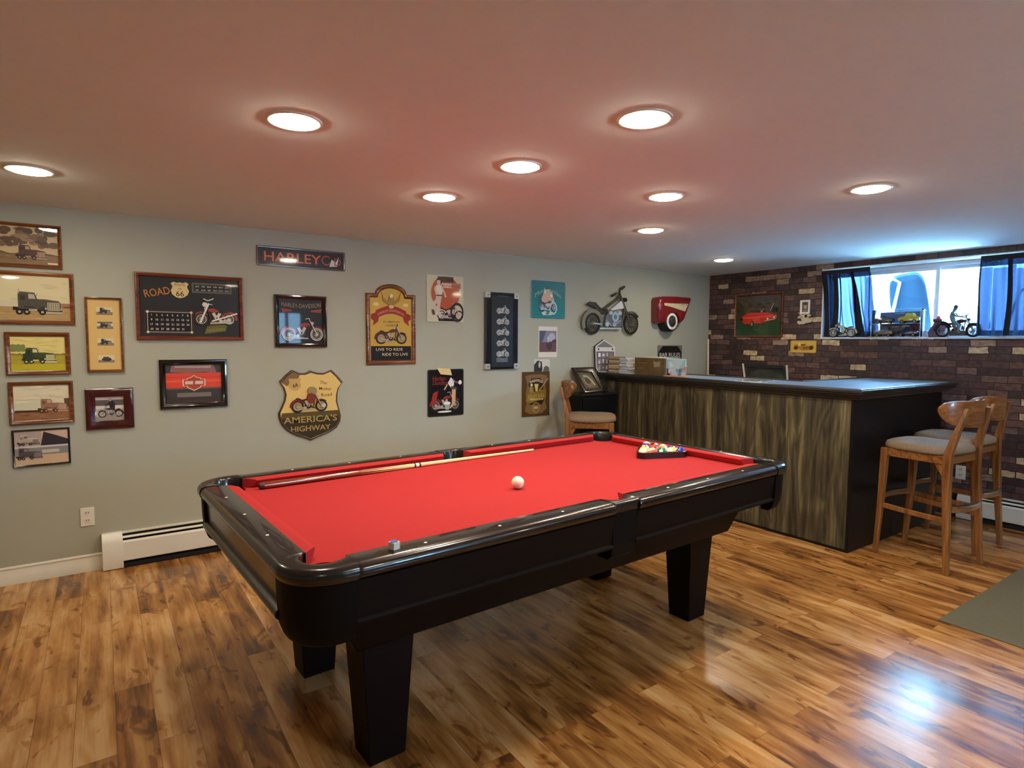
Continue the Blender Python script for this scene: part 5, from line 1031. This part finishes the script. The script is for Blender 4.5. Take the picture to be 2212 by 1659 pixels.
def wheel_disc(rs, name, m, par): return MB().loft([[(-.065+r_*math.cos(2*PI*k/32), -y, -.075+r_*1.05*math.sin(2*PI*k/32)) for k in range(32)] for r_, y in rs], smooth=True).build(name, m, par, ang=50)
wt = wheel_disc(((.104, .0), (.106, .1), (.1, .112), (.085, .118)), 'tire', mat('tire_rubber', (18, 17, 17), .6), root)
wheel_disc(((.0855, .118), (.083, .121), (.062, .1215), (.06, .119)), 'whitewall', mat('whitewall', (226, 220, 206), .5), wt); wheel_disc(((.06, .119), (.045, .12), (.03, .127), (.01, .13)), 'hub_cap', mat('chrome_hub', (150, 146, 140), .2, 1), wt)
# bar rules sign
R_ = (5.043, 1.02, 5.443, 1.415); A = Art(); w_, h_ = 40, 39.5; A.rect(.3, .3, w_-.3, h_-.3, (112, 108, 100)); A.poly([(1, .6), (1, 32), (5, 36), (8, 38.6), (32, 38.6), (35, 36), (39, 32), (39, .6)], (22, 20, 20)); A.text('BAR RULES', 20, 26.6, 6.6, (196, 194, 186), width=34, bold=.03); A.rect(2.5, 25, 37.5, 25.6, (170, 166, 158))
for k in range(7): A.rect(5+(k % 3), 21-k*2.8, 35-(k % 2)*3, 21.8-k*2.8, (120, 116, 110))
tin('square black sign headed BAR RULES on the wall behind the bar', *R_, A, 'bar_rules_sign', edge=(96, 92, 86), rad=.004, bulge=False)
# ------------------------------------------------------------------ items on the bar and the low cabinet
q = [Vector(p) for p in ((3.773, 4.266, .954), (4.085, 4.306, .954), (4.076, 4.485, 1.188), (3.786, 4.480, 1.188))]
c = q[0].copy(); Nn = (q[1]-q[0]).cross(q[3]-q[0]).normalized()
root = thing('leaning_picture_frame', 'dark framed picture leaning back on top of the low black cabinet', 'picture', c); qq = [p-c for p in q]
frame_mesh(qq, Nn, .048, .02).build('frame', mat('dark_brown_frame', (40, 26, 22), .3, coat=.3), root)
U_, V_ = (qq[1]-qq[0]).normalized(), (qq[3]-qq[0]).normalized(); A = Art(); A.poly([(0, 0), (23, 0), (23, 21.5), (-.6, 21.5)], (92, 84, 66)); A.ell(10.6, 11, 8, 8.4, (112, 104, 82), 20); A.pline([(7, 17), (12, 16.6), (15.4, 12), (17.6, 5)], 2.2, (176, 170, 148)); A.pline([(6, 14), (5.6, 8), (10, 4)], 1.4, (140, 134, 112)); A.ell(10, 11, 3.4, 4, (74, 66, 52), 16)
A.build('print', U_*.043+V_*.043+Nn*.004, U_, V_, M['artg'], root)
BT = 1.1378
# house shaped collage hanging on the wall
root = thing('house_photo_frame', 'white house-shaped photo frame with pointed roof, on the wall by the bar end', 'photo frame', (4.24, WY-.001, 1.135))
hs = [(-.125, .05), (-.09, .01), (.138, .006), (.13, .265), (-.022, .338), (-.138, .27)]
MB().loft([[(x, -d, z) for x, z in hs] for d in (0, .028)]).build('backing', mat('dark_grey_box', (52, 50, 52), .6), root)
A = Art(); A.t = 0; wh = (206, 204, 200); A.poly([(x*100, z*100) for x, z in hs], (96, 92, 98))
for a, b in zip(hs, hs[1:]+hs[:1]): A.line(a[0]*97, a[1]*97+.3, b[0]*97, b[1]*97+.3, 1.3, wh)
A.poly([(-13.4, 26.2), (13, 26), (13, 21.6), (-13.2, 21.8)], wh); A.poly([(-11.4, 26.8), (10.6, 26.6), (-2, 32.4)], (120, 122, 118)); A.ell(-9.6, 24, 1.1, 1.1, (50, 46, 50), 12); A.ell(9.8, 24, 1.1, 1.1, (50, 46, 50), 12)
rnd = random.Random(5)
for i in range(4):
    for j in range(3):
        x = -10.4+i*5.4; z = 15.4-j*6.4; A.rect(x, z, x+4.6, z+5.4, rnd.choice([(120, 114, 124), (146, 138, 142), (104, 96, 110)])); A.rect(x+rnd.uniform(0, 2), z+rnd.uniform(0, 2), x+rnd.uniform(2.6, 4.4), z+rnd.uniform(3, 5.2), rnd.choice([(226, 226, 224), (190, 184, 190), (236, 234, 222), (150, 120, 126)]))
A.build('photo_panel', Vector((0, -.0282, 0)), UG, VG, M['art'], root)
# stacks of magazines: every one a thing
def stack(x, y, n, w_, d_, cols, label, group, nm, cat, h0=.014, rz=0, zb=BT, seed=1):
    rnd = random.Random(seed); z = zb; mats = [(mat(nm+'_cover%d' % i, cc, .5), mat(nm+'_pages%d' % i, (206, 200, 184), .8)) for i, cc in enumerate(cols)]
    for i in range(n):
        h = h0*rnd.uniform(.7, 1.35); o = thing(nm, label(i), cat, (x+rnd.uniform(-.008, .008), y+rnd.uniform(-.01, .01), z), rz+rnd.uniform(-.12, .12), group)
        a, b = mats[i % len(mats)]
        MB().box(-w_/2+.003, w_/2-.003, -d_/2+.003, d_/2-.003, .0015, h-.0015).build('pages', b, o); mb = MB(); mb.box(-w_/2, w_/2, -d_/2, d_/2, h-.0015, h); mb.build('front_cover', a, o); MB().box(-w_/2, w_/2, -d_/2, d_/2, 0, .0015).build('back_cover', a, o); MB().box(-w_/2-.001, -w_/2+.001, -d_/2, d_/2, .0005, h-.0005).build('spine', a, o)
        z += h+.0004
ordw = ['lowest', 'second from bottom', 'third from bottom', 'fourth from bottom', 'fifth from bottom', 'sixth from bottom', 'seventh from bottom', 'eighth from bottom', 'ninth from bottom', 'tenth from bottom', 'eleventh from bottom', 'twelfth from bottom', 'topmost']
n1 = 10
stack(4.345, 4.37, n1, .2, .14, [(150, 132, 104), (186, 176, 150), (112, 96, 76), (170, 150, 116), (200, 190, 170), (130, 112, 92)], lambda i: f'tan covered paperback in the brown stack on the bar, {ordw[i] if i < n1-1 else "topmost"}', 'brown stack of paperbacks on the bar', 'paperback_book', 'book', .0175, .2)
n2 = 12
stack(4.33, 4.215, n2, .17, .115, [(214, 222, 236), (170, 186, 214), (226, 230, 236), (150, 168, 200)], lambda i: f'white and pale blue booklet in the right hand stack on the bar, {ordw[i] if i < n2-1 else "topmost"}', 'pale stack of booklets on the bar', 'booklet', 'booklet', .0128, -.1, seed=4)
# brown carton with clear lid
root = thing('brown_carton', 'brown cardboard carton with torn label standing on the bar', 'box', (4.36, 3.895, BT))
MB().box(-.11, .11, -.183, .183, 0, .163).build('carton_body', mat('brown_cardboard', (96, 76, 46), .75, noise=.25, nscale=14), root, bevel=.002); MB().box(-.112, .112, -.185, .185, .163, .168).build('lid', mat('pale_grey_lid', (176, 178, 168), .4), root)
A = Art(); A.poly([(6, 8), (13, 8.6), (13.4, 13.6), (9, 12.6), (5, 13.8)], (150, 140, 112)); A.rect(-14, 6, -6, 7, (120, 100, 66)); A.rect(-14, 11, -2, 12, (120, 100, 66)); A.build('label', Vector((-.1102, 0, 0)), UB, VB, M['art'], root)
MB().box(-.03, .03, -.09, .01, .1682, .1712).build('loose_paper', mat('white_paper', (220, 220, 210), .7), root)
# glass block picture and wooden coaster rack
root = thing('photo_card_holder', 'pale blue card with printed jeans standing in a pink wooden holder on the bar', 'card holder', (4.235, 3.56, BT))
A = Art(); A.rect(-12, 7.4, 9, 16.4, (150, 190, 212)); A.rect(-12, 15.6, 9, 16.4, (206, 226, 236)); A.poly([(-10, 14), (-8, 9), (-4, 7.4), (2, 7.4), (6, 14), (8, 16), (-3, 15)], (176, 208, 214)); A.poly([(-9.6, 13), (-8, 14), (-4, 10), (-9, 7.4)], (214, 220, 240)); A.poly([(-9, 7.4), (-3.2, 7.4), (-6, 1.4), (-9.8, 1)], (196, 208, 238)); A.poly([(-2, 7.4), (5.6, 7.4), (5, .8), (1, .6)], (120, 168, 206)); A.poly([(1.6, 7), (4, 7), (4, 1.4), (2.6, 1.4)], (90, 130, 172)); A.rect(-12, .2, -10, 7.4, (70, 56, 70)); A.ell(-9.2, 2, 1.2, 1.4, (40, 34, 44), 12)
MB().box(.012, .018, -.095, .125, .004, .164).build('card', mat('card_back', (176, 200, 214), .5), root); A.build('card_face', Vector((.0118, 0, 0)), UB, VB, M['artg'], root)
M['pinkw'] = mat('pinkish_wood', (196, 140, 116), .5, noise=.1)
MB().box(-.02, .03, -.125, .128, 0, .012).build('holder_base', M['pinkw'], root, bevel=.002)
for y in (-.118, -.03, .05): MB().tube([(-.014, y, .01), (-.014, y, .09 if y < -.1 else .05)], .006).build('holder_post', M['pinkw'], root)
MB().sphere((-.014, -.118, .096), .012).build('post_knob', M['pinkw'], root); MB().tube([(-.014, -.118, .082), (-.014, -.05, .08)], .005).build('holder_bar', M['pinkw'], root)
# paper on the wing of the bar
o = MB().box(-.14, .14, -.1, .1, 0, .004).build('clear_tray', mat('pale_glossy_tray', (170, 184, 196), .15, coat=.6), bevel=.001); o.location = (4.62-.2, 2.9, BT+.0002); o.rotation_euler = (0, 0, .1); tag(o, 'thin pale glossy tray lying flat on the bar top near the inner corner', 'tray')
# ------------------------------------------------------------------ brick wall pictures
def bq(y0, z0, y1, z1): return y0, z0, y1, z1
R_ = (4.15, 1.51, 3.574, 1.985, .022); w_, h_ = dims(*R_[:4], R_[4]); A = Art(); A.rect(0, 0, w_, h_, (62, 58, 40)); A.rect(0, 0, w_, h_*.36, (40, 66, 40)); A.rect(w_*.35, h_*.6, w_, h_, (70, 62, 60)); A.poly([(w_*.12, h_*.46), (w_*.2, h_*.54), (w_*.34, h_*.6), (w_*.66, h_*.6), (w_*.8, h_*.54), (w_*.92, h_*.5), (w_*.9, h_*.42), (w_*.6, h_*.32), (w_*.2, h_*.3), (w_*.13, h_*.38)], (190, 50, 38)); A.poly([(w_*.28, h_*.58), (w_*.36, h_*.66), (w_*.62, h_*.66), (w_*.7, h_*.58)], (36, 28, 26)); A.ell(w_*.38, h_*.3, 2.4, 3.2, (24, 22, 22), 16); A.ell(w_*.37, h_*.3, 1.4, 2.2, (120, 126, 110), 14); A.rect(w_*.8, h_*.58, w_*.94, h_*.7, (22, 22, 28)); A.poly([(w_*.15, h_*.47), (w_*.9, h_*.5), (w_*.9, h_*.47), (w_*.15, h_*.43)], (214, 78, 60)); A.poly([(w_*.55, h_*.59), (w_*.62, h_*.69), (w_*.64, h_*.69), (w_*.6, h_*.58)], (130, 130, 128)); A.poly([(w_*.66, h_*.4), (w_*.9, h_*.45), (w_*.88, h_*.38), (w_*.68, h_*.35)], (120, 30, 24)); A.ell(w_*.72, h_*.42, 1.2, 1, (230, 200, 170), 12); A.ell(w_*.86, h_*.45, 1, .9, (230, 200, 170), 12); A.line(w_*.66, h_*.37, w_*.89, h_*.42, .7, (190, 180, 170)); [A.ell(w_*(.06+.88*((i*37) % 50)/50), h_*(.66+.28*((i*23) % 17)/17), 2.6, 1.6, [(54, 52, 32), (74, 68, 48), (64, 56, 52)][i % 3], 10) for i in range(26)]; A.line(w_*.78, h_*.62, w_*.84, h_*.8, .7, (160, 160, 160)); A.ell(w_*.14, h_*.42, 1.2, 2, (30, 26, 24), 12)
picture('thin copper framed picture of a red convertible on grass, on the brick wall', *R_[:4], A, 'frame_red', R_[4]*.7, depth=.016, wall='b', name='car_picture')
R_ = (3.39, 1.742, 3.286, 1.884, .02); w_, h_ = dims(*R_[:4], R_[4]); A = Art(); A.rect(0, 0, w_, h_, (96, 84, 76)); A.ell(w_/2, h_*.55, 1.7, 2.4, (176, 150, 136), 18); A.ell(w_/2, h_*.8, 1.8, 1.2, (70, 56, 50), 16); A.rect(w_*.2, 0, w_*.8, h_*.25, (130, 118, 112))
M['frame_white'] = mat('white_frame', (226, 220, 206), .4); picture('small white framed portrait photo on the brick wall', *R_[:4], A, 'frame_white', R_[4], depth=.014, wall='b', name='portrait_frame')
B = Art(); B.t = .02; wc = (188, 178, 156)
B.part = 'ornament_body'; B.poly([(-8, 1), (-7.4, 3), (-3, 2.6), (-4, 5), (-1.6, 9), (0, 11), (2, 9.6), (3, 6.6), (5.4, 4.6), (7, 3), (8, 2.6), (6, 1.2), (1, .6), (0, -.4), (-6, -.6)], wc); B.part = 'ornament_wing'; B.t = .026; B.poly([(-7.6, 11.6), (-5, 9.6), (-1, 8.6), (4, 9.4), (6.4, 8.4), (5, 7.2), (-2, 6.6)], (200, 190, 168)); B.poly([(-7.4, 5.6), (-6.6, 8), (-3, 8.2), (-3.4, 5.2)], (170, 160, 140)); B.part = 'ornament_head'; B.ell(1.4, 7.6, 1.4, 1.6, (112, 100, 86), 12)
root = thing('white_wall_ornament', 'small white moulded ornament on the brick wall right below the white portrait', 'wall ornament', (WX-.001, 3.33, 1.645)); B.build('x', Vector((0, 0, 0)), UB, VB, M['relief'], root)
R_ = (3.478, 1.349, 3.206, 1.474); A = Art(); A.rect(.5, .5, 26.7, 12, (206, 174, 74)); A.poly([(2.6, 4), (4, 8), (9, 9), (12, 8), (20, 7.4), (24, 8), (25, 5), (20, 2.6), (12, 2.4), (9, 4), (5, 3)], (168, 116, 52)); A.ell(6, 5, 2, 2, (70, 50, 30), 14); A.ell(22, 5.2, 2, 2.2, (70, 50, 30), 14); A.poly([(10, 9.6), (13, 8.6), (17, 9.4), (15, 7.8), (12, 7.6)], (60, 44, 26)); A.ell(9.6, 8.6, 1.6, 1.8, (222, 196, 120), 14); A.poly([(13, 5.6), (21, 6.4), (20, 5), (14, 4)], (120, 74, 36))
tin('yellow licence plate shaped tin sign below the portrait on the brick wall', *R_, A, 'yellow_plate', wall='b', edge=(196, 160, 70), rad=.012)
# ------------------------------------------------------------------ models on the window sill
SZ = OZ0+.0005
def toy_car(label, loc, L_, col, roof=(20, 22, 30), rz=0, conv=False, name='model_car'):
    c = thing(name, label, 'model car', loc, rz)      # local: length along y (front = -y? front at +y), x = width
    k = L_; W_ = .38*L_
    side = [(-.5, .16), (-.49, .3), (-.4, .36), (-.2, .39), (.1, .38), (.38, .33), (.49, .27), (.5, .16), (.42, .12), (-.42, .12)]
    m_ = mat('car_'+label.split()[0]+'_'+str(len(bpy.data.materials)), col, .2, coat=.8)
    mb = MB(); mb.loft([[(x*W_, y*k*sc, z*k*(1 if z < .2 else zs)) for y, z in side] for x, sc, zs in ((-.5, .95, .93), (-.46, 1, 1), (.46, 1, 1), (.5, .95, .93))]); mb.build('car_body', m_, c, bevel=.0012)
    cab = [(-.27, .38), (-.2, .52), (.0, .54), (.1, .53), (.2, .37)] if not conv else [(.06, .38), (.03, .48), (.06, .48), (.12, .37)]
    mb = MB(); mb.loft([[(x*W_, y*k*(1 if z < .4 else 1), z*k) for y, z in cab] for x in (-.4, .4)]); mb.build('cabin', mat('dark_glazing_'+str(len(bpy.data.materials)), roof, .15, coat=.6), c)
    for y in (-.3, .3):
        for x in (-1, 1):
            q = MB(); q.loft([[(x*W_*.5*s_, y*k+.095*k*math.cos(a), .095*k+.095*k*math.sin(a)) for a in [2*PI*i/16 for i in range(16)]] for s_ in (.7, 1.04)]); wq = q.build('wheel', M['tr'], c)
            q = MB(); q.loft([[(x*W_*.5*s_, y*k+.05*k*math.cos(a), .095*k+.05*k*math.sin(a)) for a in [2*PI*i/12 for i in range(12)]] for s_ in (1.04, 1.07)]); q.build('hub', M['steel'], wq)
    return c
M['tr'] = mat('toy_tire', (20, 22, 28), .6)
# clear case
cx_ = WX+.035; cy1, cy0 = 2.695, 2.292; root = thing('acrylic_display_case', 'clear two-level display case of model cars on the window sill', 'display case', (cx_, (cy0+cy1)/2, SZ)); hy = (cy1-cy0)/2
for nm, a in (('base', (-.045, .045, -hy, hy, 0, .006)), ('shelf', (-.043, .043, -hy+.003, hy-.003, .12, .124)), ('top_panel', (-.045, .045, -hy, hy, .248, .251)), ('side_panel', (-.045, .045, -hy, -hy+.003, .006, .248)), ('side_panel', (-.045, .045, hy-.003, hy, .006, .248)), ('front_panel', (-.045, -.0425, -hy+.003, hy-.003, .006, .248))):
    MB().box(*a).build(nm, M['glass'] if nm != 'base' and nm != 'shelf' else mat('clear_'+nm, (150, 170, 190), .1, coat=.5), root)
for a, b in (((-.045, -hy, 0), (-.045, -hy, .25)), ((-.045, hy, 0), (-.045, hy, .25)), ((-.045, -hy, .25), (-.045, hy, .25))): MB().tube([a, b], .002, n=6).build('clear_edge', mat('edge_highlight', (206, 232, 240), .2), root)  # opaque pale tubes painted as highlights along the clear edges
A = Art(); W2 = hy*200-1.4; A.rect(4, 13, W2, 23, (84, 110, 158)); A.rect(4, 1, W2*.72, 12, (112, 112, 120)); A.rect(W2*.72, 1, W2, 12, (104, 52, 76)); A.text('OLDIES', 17, 9, 2, (206, 210, 230), width=6); A.text('MOTORS', 26, 9, 2, (206, 210, 230), width=6.6) if False else A.rect(23, 9, 29, 11, (190, 196, 216)); A.rect(16, 21.4, 24, 22.2, (150, 180, 220))
A.build('backing_card', Vector((.03, hy, .0)), UB, VB, M['art'], root)
toy_car('dark blue convertible model car, upper left in the clear case', (cx_-.003, 2.60, SZ+.1245), .15, (26, 32, 62), conv=True, rz=0)
toy_car('yellow model car, upper right in the clear case', (cx_-.003, 2.395, SZ+.1245), .17, (216, 190, 60), (226, 214, 120), rz=0)
toy_car('silver grey model car, lower left in the clear case', (cx_-.003, 2.60, SZ+.0065), .165, (120, 124, 140), (90, 96, 110), rz=0)
toy_car('blue model car, lower right in the clear case', (cx_-.003, 2.40, SZ+.0065), .165, (30, 50, 110), (40, 60, 110), rz=0)
# dark model motorcycle with a seated rider figure
root = thing('model_motorcycle', 'large dark model motorcycle on the window sill in front of the right pane', 'model motorcycle', (WX+.03, 2.02, SZ))
B = Art(); B.t = .012; bike(B, -17.4, 0, 34, 1, (46, 46, 62), (24, 24, 32), (104, 110, 124), (34, 30, 40), (20, 18, 24), parts=True); B.build('x', Vector((0, 0, -.0)), UB, VB, M['metalart'], root, back=True)
MB().box(-.03, .03, .09, .13, .06, .1).build('saddle_bag', mat('plum_box', (96, 66, 92), .5), root, bevel=.004); MB().box(-.03, .03, -.06, .06, .012, .055).build('crankcase', mat('toy_engine', (60, 58, 66), .4, noise=.3), root, bevel=.006)
fig = bpy.data.meshes.new('figure'); 
root = thing('toy_rider_figure', 'small grey-green figure riding the dark model motorcycle, arms forward', 'figurine', (WX+.03, 2.02, SZ))
J = [((0, .05, .135), .017), ((0, .056, .17), .017), ((0, .052, .2), .02), ((0, .04, .222), .008), ((0, .03, .238), .014), ((0, .028, .252), .013),
     ((.02, .046, .208), .008), ((.026, .02, .178), .006), ((.022, -.04, .166), .004), ((-.02, .046, .208), .008), ((-.026, .02, .178), .006), ((-.022, -.04, .166), .004),
     ((.022, .02, .124), .011), ((.034, -.016, .09), .008), ((.034, .0, .045), .006), ((.034, -.02, .038), .006), ((-.022, .02, .124), .011), ((-.034, -.016, .09), .008), ((-.034, .0, .045), .006), ((-.034, -.02, .038), .006)]
E_ = [(0, 1), (1, 2), (2, 3), (3, 4), (4, 5), (2, 6), (6, 7), (7, 8), (2, 9), (9, 10), (10, 11), (0, 12), (12, 13), (13, 14), (14, 15), (0, 16), (16, 17), (17, 18), (18, 19)]
fig.from_pydata([p for p, r in J], E_, []); fig.materials.append(mat('figure_paint', (84, 112, 122), .5)); fo = bpy.data.objects.new('body', fig); link(fo, root)
sk_ = fo.modifiers.new('skin', 'SKIN'); sk_.use_smooth_shade = True
bm = bmesh.new(); bm.from_mesh(fig); lay = bm.verts.layers.skin.verify(); bm.verts.ensure_lookup_table()
for i, (p, r) in enumerate(J): bm.verts[i][lay].radius = (r*1.3, r*1.3); bm.verts[i][lay].use_root = (i == 0)
bm.to_mesh(fig); bm.free()
ss = fo.modifiers.new('sub', 'SUBSURF'); ss.levels = 1; ss.render_levels = 2
MB().sphere((0, .028, .256), .0165, n=16).build('helmet', mat('toy_helmet', (60, 70, 92), .3), root)
# red lamp on a small dark pedestal
root = thing('red_beacon_ornament', 'dark plum ornament topped by a small red dome lamp, left of the model motorcycle', 'ornament', (WX+.085, 2.19, SZ))
MB().loft([[(x*s_, y*s_, z) for x, y in ((-.03, -.07), (.03, -.07), (.03, .07), (-.03, .07))] for s_, z in ((.9, 0), (1, .04), (.8, .075), (.42, .12), (.4, .135))]).build('pedestal', mat('plum_pedestal', (92, 70, 92), .5), root, bevel=.004)
MB().box(-.026, .026, -.034, .034, .135, .158).build('lamp_base', mat('dark_base', (40, 34, 42), .4), root, bevel=.002); MB().loft([[(r_*math.cos(2*PI*i/20), r_*math.sin(2*PI*i/20), z) for i in range(20)] for r_, z in ((.017, .158), (.016, .17), (.011, .181), (.003, .186))], smooth=True).build('red_dome', mat('red_dome', (230, 40, 60), .25, coat=.5), root)
root = thing('dirt_bike_model', 'small white model dirt bike at the left end of the window sill', 'model motorcycle', (WX+.004, 2.965, SZ))
B = Art(); B.t = .009; bike(B, 13.4, 0, 26.5, -1, (190, 190, 160), (60, 62, 60), (176, 178, 160), (46, 44, 54), (40, 40, 50), fend=(206, 206, 180), parts=True); B.build('x', Vector((0, 0, 0)), UB, VB, M['metalart'], root, back=True)
root = thing('clear_glass_ornament', 'clear glass block ornament standing beside the display case', 'ornament', (WX+.02, 2.274, SZ)); MB().box(-.012, .012, -.012, .012, 0, .235).build('glass_block', M['glass'], root, bevel=.003); MB().box(-.014, .014, -.014, .014, -.0, .006).build('ornament_base', M['vinyl'], root)
